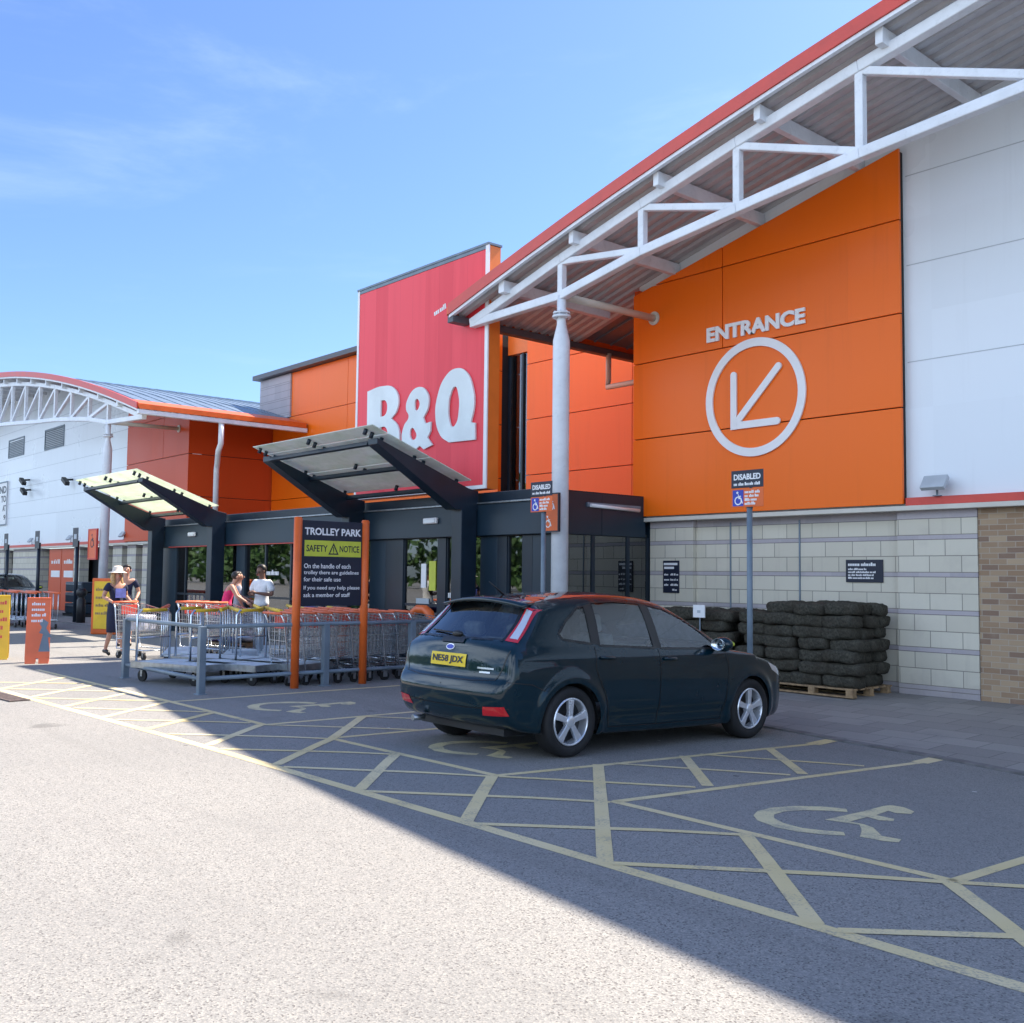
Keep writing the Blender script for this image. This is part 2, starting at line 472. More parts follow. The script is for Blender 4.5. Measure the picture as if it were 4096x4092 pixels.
# ------------------------------------------------------------------ ground
def gz(y):
    if y < 5: return 0.
    if y < 9.7: return -.13 * (y - 5) / 4.7
    if y < 13.6: return -.13 * (13.6 - y) / 3.9
    return 0.
def G(x, y): return gz(y) * min(1, max(0, (x + 12.8) / 4.8))
KERB = [(-62, 10.7), (-14, 10.5), (-9, 10.25), (-6.68, 9.98), (-6.04, 9.84), (-4.82, 9.68), (-3.92, 9.42), (-1, 8.8), (6, 7.6), (30, 4.5)]
def ky(x):
    for (a, b), (c, d) in zip(KERB, KERB[1:]):
        if x <= c: return b + (d - b) * (x - a) / (c - a)
    return KERB[-1][1]
def frange(a, b, n): return [a + (b - a) * i / n for i in range(n + 1)]
XS = [-400, -200, -120, -90] + frange(-70, 12, 82 * 2) + [16, 22, 30, 60, 120, 400]
YS = [-400, -200, -100, -50, -30, -20, -10, -5, 0] + frange(4.5, 14, 38) + [16, 25, 60, 200, 400]
b = MB()
b.add([(x, y, G(x, y)) for y in YS for x in XS], [(j * len(XS) + i, j * len(XS) + i + 1, (j + 1) * len(XS) + i + 1, (j + 1) * len(XS) + i) for j in range(len(YS) - 1) for i in range(len(XS) - 1)])
tag(b.build('car_park_ground', M['asphalt']), kind='structure')
# pavement sheet behind the flush kerb
b = MB(); xs = [x for x in XS if -62 <= x <= 30]; R = 14
v = []
for j in range(R + 1):
    for x in xs:
        y = ky(x) + .12 + (16.3 - ky(x) - .12) * j / R
        v.append((x, y, G(x, y) + .014))
b.add(v, [(j * len(xs) + i, j * len(xs) + i + 1, (j + 1) * len(xs) + i + 1, (j + 1) * len(xs) + i) for j in range(R) for i in range(len(xs) - 1)])
tag(b.build('pavement', M['paving']), kind='structure')
b = MB(); rows = [(0, -.02), (0, .018), (.125, .018), (.125, -.02)]
xs = [x for x in frange(-62, 30, 184)]
v = [(x, ky(x) + dy, G(x, ky(x)) + dz) for dy, dz in rows for x in xs]
b.add(v, [(j * len(xs) + i, j * len(xs) + i + 1, (j + 1) * len(xs) + i + 1, (j + 1) * len(xs) + i) for j in range(3) for i in range(len(xs) - 1)])
tag(b.build('kerb', M['kerb']), kind='structure')
# painted markings: flat strips cut along the ground grid
def drape(polys, off):
    bm = bmesh.new()
    for p in polys:
        vs = [bm.verts.new((x, y, 0)) for x, y in p]
        bm.faces.new(vs)
    x0 = min(q[0] for p in polys for q in p); x1 = max(q[0] for p in polys for q in p)
    y0 = min(q[1] for p in polys for q in p); y1 = max(q[1] for p in polys for q in p)
    for ax, a, c in ((0, x0, x1), (1, y0, y1)):
        t = math.ceil(a / .5) * .5
        while t < c:
            n = (1, 0, 0) if ax == 0 else (0, 1, 0)
            bmesh.ops.bisect_plane(bm, geom=bm.verts[:] + bm.edges[:] + bm.faces[:], plane_co=(t, t, 0), plane_no=n, dist=1e-5)
            t += .5
    bmesh.ops.recalc_face_normals(bm, faces=bm.faces)
    v = []
    bm.verts.index_update()
    for q in bm.verts: v.append((q.co.x, q.co.y, G(q.co.x, q.co.y) + off))
    f = [tuple(q.index for q in (fa.verts if fa.normal.z > 0 else reversed(fa.verts))) for fa in bm.faces]
    bm.free(); return v, f
def strip(a, c, w):
    a = Vector(a); c = Vector(c); d = (c - a).normalized(); n = Vector((-d.y, d.x)) * w / 2
    return [tuple(a - n), tuple(c - n), tuple(c + n), tuple(a + n)]
LN = []
F = [(-16.5, 3.92), (-13.26, 3.98), (-9.02, 4.13), (-5.25, 4.19), (-2.62, 4.2), (4, 4.24)]
for p, q in zip(F, F[1:]): LN.append((p, q, .10, 0))
for p, q in (((-17.5, 5.2), (-9.85, 5.22)), ((-8.68, 5.31), (-6.32, 5.38)), ((-5.1, 5.43), (-2.62, 5.43)), ((-1.4, 5.45), (1, 5.46))): LN.append((p, q, .085, 0))
for p, q in (((-12.28, 5.25), (-12.3, 9.6)), ((-9.88, 5.2), (-10.15, 9.9)), ((-8.72, 5.31), (-8.9, 9.9)), ((-6.32, 5.36), (-6.05, 9.45)), ((-5.08, 5.43), (-4.81, 9.3)), ((-2.63, 5.42), (-2.55, 8.9)), ((-1.4, 5.45), (-1.3, 8.6))): LN.append((p, q, .08, 0))
for p, q in (((-6.05, 9.43), (-6.08, 9.86)), ((-4.81, 9.28), (-4.84, 9.68))): LN.append((p, q, .16, 1))
FAM = [((-8.99, 4.18), (-9.89, 5.18)), ((-7.74, 4.2), (-8.66, 5.28)), ((-8.66, 5.28), (-9.93, 6.46)), ((-6.48, 4.2), (-7.6, 5.3)), ((-5.23, 4.2), (-6.32, 5.34)), ((-4.0, 4.2), (-6.28, 6.5)), ((-2.7, 4.22), (-3.93, 5.38)), ((-2.63, 5.38), (-1.43, 4.22)), ((-.2, 4.22), (-1.4, 5.42)), ((-10.27, 4.12), (-11.05, 5.18)), ((-11.4, 4.1), (-12.3, 5.18)), ((-12.55, 4.05), (-13.5, 5.16)), ((-13.7, 4.0), (-14.75, 5.16)), ((-14.9, 3.97), (-16, 5.16)), ((-5.11, 6.52), (-6.21, 7.57)), ((-5.03, 7.7), (-6.11, 8.76)),
       ((-9.85, 4.17), (-8.68, 5.28)), ((-9.91, 5.17), (-8.78, 6.4)), ((-8.74, 4.18), (-7.59, 5.28)), ((-7.62, 4.2), (-6.32, 5.3)), ((-6.41, 4.2), (-5.08, 5.38)), ((-5.15, 4.2), (-3.92, 5.36)), ((-3.98, 4.22), (-2.64, 5.38)), ((-2.58, 4.23), (-1.42, 5.4)), ((-1.35, 4.25), (-.2, 5.42)), ((-2.6, 5.42), (-1.38, 6.55)), ((-6.27, 5.37), (-5.13, 6.39)), ((-6.25, 6.66), (-5.06, 7.56)), ((-6.2, 7.79), (-4.98, 8.6)), ((-9.95, 6.45), (-8.8, 7.6)), ((-14.9, 4.0), (-13.7, 5.15)), ((-13.6, 4.02), (-12.4, 5.15)), ((-12.35, 4.1), (-11.15, 5.15)), ((-11.12, 4.13), (-10.07, 5.15)), ((-16, 3.95), (-14.9, 5.15))]
for i, (p, q) in enumerate(FAM): LN.append((p, q, .095 if i < 16 else .07, 2 if i < 16 else 3))
b = MB()
for p, q, w, lv in LN:
    b.add(*drape([strip(p, q, w)], .0020 + .0006 * lv))
tag(b.build('bay_markings', M['road_paint']), kind='structure')
ARC = [(-3.55, 5.90), (-3.65, 5.80), (-3.79, 5.73), (-3.94, 5.72), (-4.13, 5.79), (-4.24, 5.9), (-4.31, 6.04), (-4.33, 6.22), (-4.27, 6.44), (-4.15, 6.59), (-4.01, 6.68), (-3.94, 6.58), (-4.06, 6.48), (-4.15, 6.36), (-4.20, 6.2), (-4.18, 6.05), (-4.11, 5.95), (-3.98, 5.87), (-3.83, 5.85), (-3.72, 5.9), (-3.61, 5.98)]
MAN = [(-3.89, 6.21), (-3.67, 6.27), (-3.59, 6.16), (-3.55, 6.09), (-3.48, 5.95), (-3.33, 5.97), (-3.26, 6.02), (-3.29, 6.11), (-3.41, 6.09), (-3.48, 6.17), (-3.57, 6.27), (-3.66, 6.31), (-3.76, 6.31), (-3.77, 6.55), (-3.67, 6.52), (-3.6, 6.58), (-3.63, 6.65), (-3.77, 6.66), (-3.80, 6.88), (-3.73, 6.85), (-3.65, 6.92), (-3.68, 7.02), (-3.8, 7.1), (-3.9, 7.09), (-3.91, 7.0), (-3.89, 6.7)]
def tri(poly):
    v, f = curve_mesh([poly]); return [[(v[i][0], v[i][1]) for i in q] for q in f]
for dx, dy, lab in ((0, 0, 'worn cream wheelchair symbol painted on the empty nearest parking bay'), (-3.66, 0, 'worn cream wheelchair symbol mostly hidden under the parked dark car'), (-7.25, -.02, 'faded wheelchair symbol on the tarmac between the trolley park and the car')):
    b = MB()
    for poly in (ARC, MAN):
        b.add(*drape([[(x + dx, y + dy) for x, y in t] for t in tri(poly)], .0024))
    tag(b.build('wheelchair_symbol', M['symbol_paint']), lab, 'road symbol', 'wheelchair symbols painted in the bays')
# drain grating
t = thing('drain_grating', 'rusty brown drain grating set in the sunlit tarmac at the left edge', 'drain', (-14.35, 3.72, .004), rad(4))
b = MB(); b.box(-1.0, 1.0, -.12, -.095, 0, .012); b.box(-1.0, 1.0, .095, .12, 0, .012); b.box(-1.0, -.97, -.095, .095, 0, .012); b.box(.97, 1., -.095, .095, 0, .012); b.build('grating_frame', M['grate_iron'], t)
b = MB()
for i in range(38): x = -.95 + i * .05; b.box(x, x + .03, -.095, .095, 0, .010)
b.build('grating_bars', M['grate_iron'], t)

# ------------------------------------------------------------------ store
YF, YP, YL, YB = 13.64, 13.50, 11.35, 16.4
YR = 10.97                                   # front edge of the wing roofs
def arch(d): return 6.22 + .2957 * d - .00656 * d * d
def bchord(d):
    T = [(.2, 6.03), (2.6, 6.08), (4.3, 6.40), (6.1, 6.60), (7.8, 6.78), (9.8, 6.92), (15, 7.35), (22.5, 7.75), (30, 7.35), (45, 6.0)]
    for (a, p), (c, q) in zip(T, T[1:]):
        if d <= c: return p + (q - p) * (d - a) / (c - a)
    return T[-1][1]
def wing(root, xe, s, dcol, dwall, dor, dend, webs, vis):
    """xe: x of the eave, s: +1 arch runs to +x, -1 to -x"""
    X = lambda d: xe + s * d
    ds = frange(0, 45, 45)
    # cladding wall up to the arch
    b = MB(); dd = [d for d in frange(dwall, 44, 40)]
    poly = [(X(dwall), 2.62)] + [(X(d), 2.62) for d in (44,)] + [(X(d), arch(d) - .02) for d in reversed(dd)]
    if s < 0: poly = poly[::-1]
    v = [(p[0], YF, p[1]) for p in poly]; n = len(v)
    b.add(v + [(p[0], YF + .3, p[1]) for p in poly], [tuple(range(n)), tuple(reversed(range(n, 2 * n)))] + [(i, (i + 1) % n, n + (i + 1) % n, n + i) for i in range(n)])
    b.build('white_cladding', M['white_clad'], root)
    # orange panels, proud of the wall, with open joints
    b = MB(); g = .009; zs = [2.64, 4.01, 5.35, 6.70, 9.]
    cols = [dwall - .02, dwall + (dor - dwall) * .385, dor]
    def top(d): return 6.60 + .225 * (d - dwall)
    for zi, (za, zb) in enumerate(zip(zs, zs[1:])):
        for ca, cb in (zip(cols, cols[1:]) if zi in (2, 3) else [(cols[0], cols[2])]):
            ta, tb = top(ca), top(cb)
            if tb <= za + .02: continue
            a0, b0 = ca + g, cb - g
            pl = [(a0, za + g), (b0, za + g), (b0, min(zb - g, tb))]
            if ta < zb - g:
                if tb > zb - g: pl.append((a0 + (zb - g - ta) / .225, zb - g))
                if ta > za + g: pl.append((a0, ta))
                else: pl = [(a0 + (za + g - ta) / .225, za + g)] + pl[1:]
            else: pl.append((a0, zb - g))
            pl = [(X(p[0]), p[1]) for p in pl]
            if s < 0: pl = pl[::-1]
            b.prism([(p[0], p[1]) for p in pl], 0, .05, FR(0, YP + .05, 0))
    b.build('orange_cladding', M['orange' if s > 0 else 'shaded_orange'], root, .003)
    b = MB(); pl = [(dwall, 2.66), (dor - .02, 2.66), (dor - .02, top(dor) - .03), (dwall, top(dwall) - .03)]
    pl = [(X(p[0]), p[1]) for p in pl]
    b.prism(pl if s > 0 else pl[::-1], 0, .08, FR(0, YF - .005, 0)); b.build('cladding_backing', M['dark'], root)
    # thin joints of the white cladding
    b = MB()
    for z in (4.01, 4.66, 5.35, 6.05, 6.70, 7.35, 8.0, 8.65):
        d0 = dor + .02
        if z > arch(d0) - .1:
            d0 = next((d for d in frange(dor, 40, 300) if arch(d) > z + .06), 40)
        if s > 0 and z in (4.01, 5.35, 6.70, 8.0): continue
        b.box(min(X(d0), X(43)), max(X(d0), X(43)), YF - .003, YF - .0005, z - .007, z + .007)
    b.build('cladding_joint', M['grey_plate'], root)
    # trim under the cladding
    b = MB(); b.box(min(X(dor + .01), X(44)), max(X(dor + .01), X(44)), YF - .10, YF - .002, 2.625, 2.735); b.build('red_trim', M['red_trim'], root, .006)
    b = MB(); b.box(min(X(dwall + .05), X(44)), max(X(dwall + .05), X(44)), YP + .004, YF + .06, 2.555, 2.622); b.build('drip_trim', M['beige_trim'], root, .006)
    # side return wall
    b = MB(); xa = X(dwall)
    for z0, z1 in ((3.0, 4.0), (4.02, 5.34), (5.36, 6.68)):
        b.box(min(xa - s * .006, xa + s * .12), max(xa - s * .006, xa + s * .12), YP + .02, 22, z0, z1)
    b.build('return_cladding', M['shaded_orange'], root)
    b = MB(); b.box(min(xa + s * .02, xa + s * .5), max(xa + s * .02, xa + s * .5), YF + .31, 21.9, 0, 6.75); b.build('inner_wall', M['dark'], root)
    # roof sheet, ribbed underneath
    b = MB(); ys = []; y = YR; k = 0
    while y < 14.2:
        for o, h in ((0, 0), (.09, 0), (.12, .045), (.19, .045)): ys.append((y + o, h))
        y += .22
    v = [(X(d), yy, arch(d) + h - .02) for d in ds for yy, h in ys]; n = len(ys)
    b.add(v, [(i * n + j, i * n + j + 1, (i + 1) * n + j + 1, (i + 1) * n + j) for i in range(len(ds) - 1) for j in range(n - 1)])
    b.build('roof_soffit', M['roof_under'], root)
    b = MB(); ys = [YR - .01, 16, 22, 30, 45, 60]; v = [(X(d), yy, arch(d) + .10) for d in ds for yy in ys]; n = len(ys)
    b.add(v, [(i * n + j, i * n + j + 1, (i + 1) * n + j + 1, (i + 1) * n + j) for i in range(len(ds) - 1) for j in range(n - 1)], 0, True)
    for y in frange(YR + .3, 40, 60):
        pts = [(X(d), y, arch(d) + .10) for d in ds[::3]]
        for p, q in zip(pts, pts[1:]): b.bar(p, q, .05, .06)
    b.build('roof', M['roof_top'], root)
    # red verge along the front edge, white edge strip below it
    def band(y0, y1, z0, z1):
        b = MB(); v = []
        for d in ds:
            z = arch(d); v += [(X(d), y0, z + z0), (X(d), y0, z + z1), (X(d), y1, z + z1), (X(d), y1, z + z0)]
        f = []
        for i in range(len(ds) - 1):
            for k in range(4): f.append((i * 4 + k, i * 4 + (k + 1) % 4, (i + 1) * 4 + (k + 1) % 4, (i + 1) * 4 + k))
        f += [(0, 1, 2, 3), tuple(len(v) - 4 + k for k in (3, 2, 1, 0))]
        return b.add(v, f)
    band(YR - .06, YR - .012, -.02, .17).build('red_verge', M['red_trim'], root)
    band(YR - .035, YR + .03, -.075, -.024).build('edge_strip', M['white_steel'], root)
    # eave gutter and flashing
    b = MB(); x0, x1 = sorted((X(-.06), X(.10))); b.box(x0, x1, YR - .02, 16.35, arch(0) - .16, arch(0) - .03); b.build('gutter', M['white_steel'] if s < 0 else M['gutter'], root, .01)
    b = MB()
    v = []
    for y in (YR - .02, 16.3):
        for d, h in ((-.08, -.02), (-.08, .13), (.85, .13), (.85, .105), (.0, .105)): v.append((X(d), y, arch(max(d, 0)) + h))
    b.add(v, [(0, 1, 6, 5), (1, 2, 7, 6), (2, 3, 8, 7), (0, 4, 9, 5), (0, 1, 2, 3, 4), (9, 8, 7, 6, 5)]); b.build('eave_flashing', M['orange_paint'], root)
    # eave beam and purlins
    for d in [dcol - 1.25] + [dcol + .42 + 1.74 * k for k in range(vis)]:
        b = MB(); x = X(d); hw = .05 if d > dcol else .07; b.box(x - hw, x + hw, YR + .06, YF - .01, arch(d) - .25, arch(d) - .045); b.build('purlin', M['white_steel'], root, .008)
    # truss
    yt = 11.25; r = .085
    tp = lambda d: arch(d) - .26
    wd = [dcol + (1.72 * k if s < 0 else (0, 1.72, 3.44, 5.27, 7.45, 9.6, 11.75)[k]) for k in range(webs + 1)]
    tds = [.28] + wd
    b = MB()
    for p, q in zip(tds, tds[1:]): b.bar((X(p), yt, tp(p)), (X(q), yt, tp(q)), .15, .15)
    b.build('top_chord', M['white_steel'], root, .015)
    b = MB()
    for p, q in zip(tds, tds[1:]): b.bar((X(p), yt, bchord(p)), (X(q), yt, bchord(q)), .14, .14)
    b.build('bottom_chord', M['white_steel'], root, .015)
    for k in range(webs + 1):
        d = wd[k]
        b = MB(); b.bar((X(d), yt, bchord(d) - .02), (X(d), yt, tp(d)), .11, .11, up=(0, 1, 0)); b.build('web_post', M['white_steel'], root, .012)
        if k < webs:
            b = MB(); b.bar((X(d), yt, tp(d) - .04), (X(wd[k + 1]), yt, bchord(wd[k + 1]) + .03), .10, .10, up=(0, 1, 0)); b.build('web_diagonal', M['white_steel'], root, .012)
    # column
    cx = X(dcol); b = MB(); zc = bchord(dcol)
    b.tube([(cx, yt, G(cx, yt) - .05), (cx, yt, 5.35), (cx, yt, 5.62), (cx, yt, zc)], [.136, .136, .075, .075], 24)
    c = b.build('column', M['white_steel'], root)
    b = MB(); b.cyl(cx, yt, 5.72, 5.755, .15, n=20); b.cyl(cx, yt, 5.785, 5.81, .14, n=20)
    for k in range(6):
        a = k * PI / 3; b.cyl(cx + .115 * math.cos(a), yt + .115 * math.sin(a), 5.70, 5.83, .013, n=6)
    b.build('column_flange', M['white_steel'], c)
    b = MB(); b.cyl(cx, yt, G(cx, yt), G(cx, yt) + .04, .3, n=20); b.build('base_plate', M['steel_paint'], c)
    # strut from column head to wall
    b = MB(); b.tube([(cx, yt + .1, zc), (cx, YP - .005, zc + .03)], .062, 14); b.tube([(cx, YP - .03, zc + .03), (cx, YP - .003, zc + .03)], .12, 14); b.build('strut', M['beige_trim'], root)
WR = thing('store_wing', 'near orange and white retail wing with ENTRANCE lettering under its sloping truss roof', 'building', (-12.2, YF, 0))
WL = thing('store_wing', 'far white retail wing under a curved truss roof at the left end', 'building', (-31., YF, 0))
def rel(root, fn, *a):
    before = set(o.name for o in root.children); fn(root, *a)
    off = Vector(root.location)
    for o in root.children:
        if o.name not in before: o.location = -off
rel(WR, wing, -14.3, 1, 2.56, 2.08, 7.12, 45, 6, 9)
rel(WL, wing, -28.7, -1, 3.12, 2.36, 7.55, 45, 10, 14)
def put(b, name, m, root, bevel=0, parent=None, label=None):
    o = b.build(name, m, parent or root, bevel, label)
    if parent is None: o.location = -Vector(root.location)
    return o
# right wing lower walls
b = MB()
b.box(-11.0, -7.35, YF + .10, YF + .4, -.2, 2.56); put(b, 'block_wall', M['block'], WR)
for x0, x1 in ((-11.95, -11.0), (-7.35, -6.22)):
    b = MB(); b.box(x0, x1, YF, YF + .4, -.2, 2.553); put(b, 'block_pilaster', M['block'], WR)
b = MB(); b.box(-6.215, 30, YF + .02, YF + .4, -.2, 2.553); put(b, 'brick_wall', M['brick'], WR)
b = MB(); b.box(-12.2, -11.95, YF + .06, YF + .4, -.1, 2.55); put(b, 'end_wall', M['navy_panel'], WR)
for x in (-10.3, -9.0):
    b = MB(); b.box(x - .012, x + .012, YF + .085, YF + .099, .9, 2.5); put(b, 'movement_joint', M['steel_paint'], WR)
# rain pipe under the eave, right wing
b = MB(); b.tube([(-14.22, 14.95, 6.1), (-14.22, 14.95, 5.55), (-14.25, 14.95, 5.42), (-13.2, 14.95, 5.42), (-12.34, 14.95, 5.4), (-12.30, 14.95, 5.1)], .055, 12); put(b, 'rain_pipe', M['beige_trim'], WR)
# left wing
b = MB(); b.tube([(-28.75, 13.5, 6.1), (-28.75, 13.5, 5.45), (-28.95, 13.52, 5.25), (-29.6, 13.8, 4.95), (-29.75, 13.85, 4.75), (-29.75, 13.85, 3.1)], .085, 12); put(b, 'rain_pipe', M['white_steel'], WL)
b = MB()
for x0, x1 in ((-80, -51.6), (-50.2, -46.2), (-42.0, -41.3), (-39.1, -38.4), (-37.8, -36.9), (-36.4, -35.6), (-35, -31.0)): b.box(x0, x1, YF + .05, YF + .4, -.2, 2.55)
put(b, 'block_wall', M['block'], WL)
b = MB(); b.box(-80, -31, YF + .6, YF + .7, 0, 2.55); put(b, 'recess', M['dark'], WL)
for x0, x1 in ((-45.2, -43.65), (-43.6, -42.05)):
    b = MB(); b.box(x0, x1, YF + .1, YF + .16, .02, 2.5); dr = put(b, 'door', M['shaded_orange'], WL, .01)
    b = MB(); b.box(x0 + .35, x1 - .12, YF + .085, YF + .098, 1.35, 1.62); b.build('door_notice', M['letter_white'], dr)
    b = MB(); MM = FR(x0 + .3, YF + .098, 1.9); dashes(b, MM, 0, 1.0, 0, .18, int(-x0)); b.build('door_lettering', M['letter_white'], dr)
for x0, x1, z0, z1 in ((-51.4, -49.0, 6.8, 7.65), (-46.05, -43.55, 6.72, 7.6)):
    b = MB()
    b.box(x0, x1, YF - .03, YF - .001, z0, z0 + .06); b.box(x0, x1, YF - .03, YF - .001, z1 - .06, z1); b.box(x0, x0 + .06, YF - .03, YF - .001, z0 + .06, z1 - .06); b.box(x1 - .06, x1, YF - .03, YF - .001, z0 + .06, z1 - .06)
    k = z0 + .08
    while k < z1 - .1:
        b.add([(x0 + .06, YF - .025, k), (x1 - .06, YF - .025, k), (x1 - .06, YF - .003, k + .055), (x0 + .06, YF - .003, k + .055)], [(0, 1, 2, 3)]); k += .075
    put(b, 'louvre_vent', M['steel_paint'], WL)
# entrance hall between the wings
LB = thing('entrance_hall', 'dark navy glazed entrance hall with orange back wall between the two wings', 'building', (-20, YL, 0))
XL, XR = -28.0, -11.98
b = MB(); b.box(XL, XR, YL, YL + .12, 2.28, 2.83); put(b, 'fascia', M['navy_panel'], LB, .01)
b = MB(); b.box(XL, XR - .1, YL + .10, YL + .2, 2.835, 3.04); put(b, 'upper_fascia', M['navy'], LB, .01)
b = MB(); b.box(XL - .03, XR + .03, YL - .03, YL + .09, 2.832, 2.86); put(b, 'drip_edge', M['steel'], LB, .004)
b = MB(); b.box(XL, XR - .002, YL + .21, YB, 2.86, 3.0); put(b, 'flat_roof', M['navy'], LB)
b = MB(); b.box(XL, XR - .1, YL + .13, YB, 2.27, 2.34); put(b, 'hall_ceiling', M['interior'], LB)
b = MB()
for i, (y0, y1) in enumerate(((YL + .125, YL + 1.1), (YL + 1.11, YL + 2.2))): b.box(XR - .08, XR, y0, y1, 2.28, 2.97)
put(b, 'side_fascia', M['navy_panel'], LB, .005)
# side glazing of the hall
b = MB(); b.box(XR - .03, XR - .01, YL + .14, YF + .04, .08, 2.27); put(b, 'side_glass', M['glass_door'], LB)
for y in (YL + .07, YL + .9, YL + 1.75, YF - .02):
    b = MB(); b.box(XR - .07, XR + .01, y - .035, y + .035, 0, 2.275); put(b, 'mullion', M['navy'], LB)
# back wall
b = MB()
for x0, x1 in ((-29.8, -26.4), (-26.38, -22.9), (-22.88, -19.35), (-18.3, -14.9), (-14.88, -12.2)):
    for z0, z1 in ((3.0, 4.0), (4.02, 5.34), (5.36, 6.69), (6.71, 8.14)): b.box(-31.0 if x0 < -29 and z1 < 6.7 else x0, x1, YB, YB + .1, z0, z1)
put(b, 'orange_cladding', M['orange'], LB)
b = MB(); b.box(-31.8, -19.36, YB + .11, YB + .6, 0, 8.14); b.box(-18.28, -12.2, YB + .11, YB + .6, 0, 8.14); put(b, 'back_wall', M['dark'], LB)
b = MB(); b.box(-31.9, -29.82, YB - .05, YB + .1, 6.7, 8.13); put(b, 'block_pier', M['block'], LB)
b = MB(); b.box(-32.1, -19.4, YB - .25, YB + .7, 8.16, 8.31); b.box(-18.3, -12.2, YB - .25, YB + .7, 8.16, 8.31); put(b, 'parapet_cap', M['gutter'], LB)
b = MB(); b.box(-19.34, -18.32, YB + .35, YB + .4, 3, 7.1); put(b, 'slot_window', M['glass_door'], LB)
b = MB(); b.box(-18.85, -18.78, YB + .3, YB + .349, 3, 7.1); b.box(-19.34, -19.28, YB + .3, YB + .349, 3, 7.1); put(b, 'slot_mullion', M['navy'], LB)
b = MB(); b.box(-19.34, -18.32, YB + .7, YB + .75, 3, 7.1); put(b, 'slot_backing', M['dark'], LB)
b = MB(); b.box(-19.34, -18.32, YB + .28, YB + 1.2, 7.12, 7.62); put(b, 'slot_cap', M['sign_orange'], LB)
# hall interior
b = MB(); b.box(XL, XR, 15.6, 15.7, 0, 2.27); put(b, 'inner_back_wall', M['interior'], LB)
b = MB(); b.box(XL, XR - .1, YL + .15, 15.6, .02, .03); put(b, 'hall_floor', M['interior'], LB)
# front glazing
yg = YL + .12
cells = [(-28.0, -26.9, 'p'), (-26.9, -26.35, 'g'), (-26.35, -24.9, 'g'), (-24.9, -23.35, 'g'), (-23.35, -22.9, 'p'), (-22.9, -21.9, 'g'), (-21.9, -20.7, 'g'), (-20.7, -19.3, 'g'), (-19.3, -17.9, 'g'), (-17.9, -17.45, 'g'), (-17.45, -16.9, 'p'), (-16.9, -16.3, 'd'), (-16.3, -15.2, 'g'), (-15.2, -14.95, 'd'), (-14.95, -14.2, 'g'), (-14.2, -13.95, 'g'), (-13.95, -13.5, 'p'), (-13.5, -13.25, 'd'), (-13.25, -12.85, 'g'), (-12.85, -12.6, 'd'), (-12.6, -11.98, 'p')]
for x0, x1, k in cells:
    b = MB()
    if k == 'g':
        b.box(x0 + .03, x1 - .03, yg + .03, yg + .045, .08, 2.26); put(b, 'glass_pane', M['glass_door'], LB)
    else:
        b.box(x0, x1, yg - .02, yg + .09, .0, 2.275); put(b, 'wall_panel' if k == 'p' else 'door_frame', M['navy_panel'] if k == 'p' else M['navy'], LB, .008)
for x in sorted(set([c[0] for c in cells if c[2] == 'g'] + [c[1] for c in cells if c[2] == 'g'])):
    b = MB(); b.box(x - .03, x + .03, yg, yg + .08, 0.0, 2.274); put(b, 'mullion', M['navy'], LB)
for x0, x1, k in cells:
    if k == 'g':
        for z0, z1 in ((.02, .079), (1.0, 1.05)):
            b = MB(); b.box(x0 + .031, x1 - .031, yg + .01, yg + .07, z0, z1); put(b, 'transom', M['navy'], LB)
b = MB(); b.box(-27.2, -17.5, YL - .002, YL + .02, 2.262, 2.279); put(b, 'red_line_trim', M['red_trim'], LB)
# posters and notices fixed to the glazing
b = MB(); MM = FR(-15.05, yg + .02, 0)
for x, z, w, h in ((-.02, 1.18, .55, .09),): dashes(b, MM, x + .15, x + .95, z, h, 5)
dashes(b, FR(-22.2, yg + .02, 0), 0, .9, 1.55, .12, 8)
put(b, 'door_lettering', M['letter_white'], LB)
for (x0, x1, z0, z1), m in (((-15.75, -15.6, 1.35, 1.8), 'letter_white'), ((-15.5, -15.3, 1.3, 1.85), 'lime'), ((-15.9, -15.5, .95, 1.15), 'grey_plate'), ((-13.2, -12.95, .75, .95), 'grey_plate'), ((-24.55, -24.2, .95, 1.15), 'letter_white'), ((-14.7, -14.35, .70, .95), 'letter_white')):
    b = MB(); b.box(x0, x1, yg + .012, yg + .027, z0, z1); put(b, 'door_poster', M[m], LB)
# white emergency lights on the fascia
for x0, lab in ((-15.47, 'white box lamp on the fascia under the nearer glass canopy'), (-25.87, 'white box lamp on the fascia under the farther glass canopy')):
    t = thing('box_lamp', lab, 'lamp', (x0 + .21, YL, 2.58), 0, 'white box lamps on the dark fascia')
    b = MB(); b.box(-.21, .21, -.06, -.001, -.05, .06); b.build('lamp_body', M['letter_white'], t, .02)
    b = MB(); b.box(-.17, .17, -.075, -.061, -.035, .045); b.build('lamp_cover', M['white_clad'], t, .01)
# a strip light on the wall of the passage by the hall
t = thing('strip_light', 'thin white strip light at the top of the dark passage beside the entrance panel', 'lamp', (-12.0, YF - .6, 2.72))
b = MB(); b.tube([(.06, -.9, .05), (.06, .3, .02)], .03, 10); b.build('tube', M['letter_white'], t)
b = MB(); b.box(.0, .05, -.95, .35, .03, .1); b.build('batten', M['steel_paint'], t)
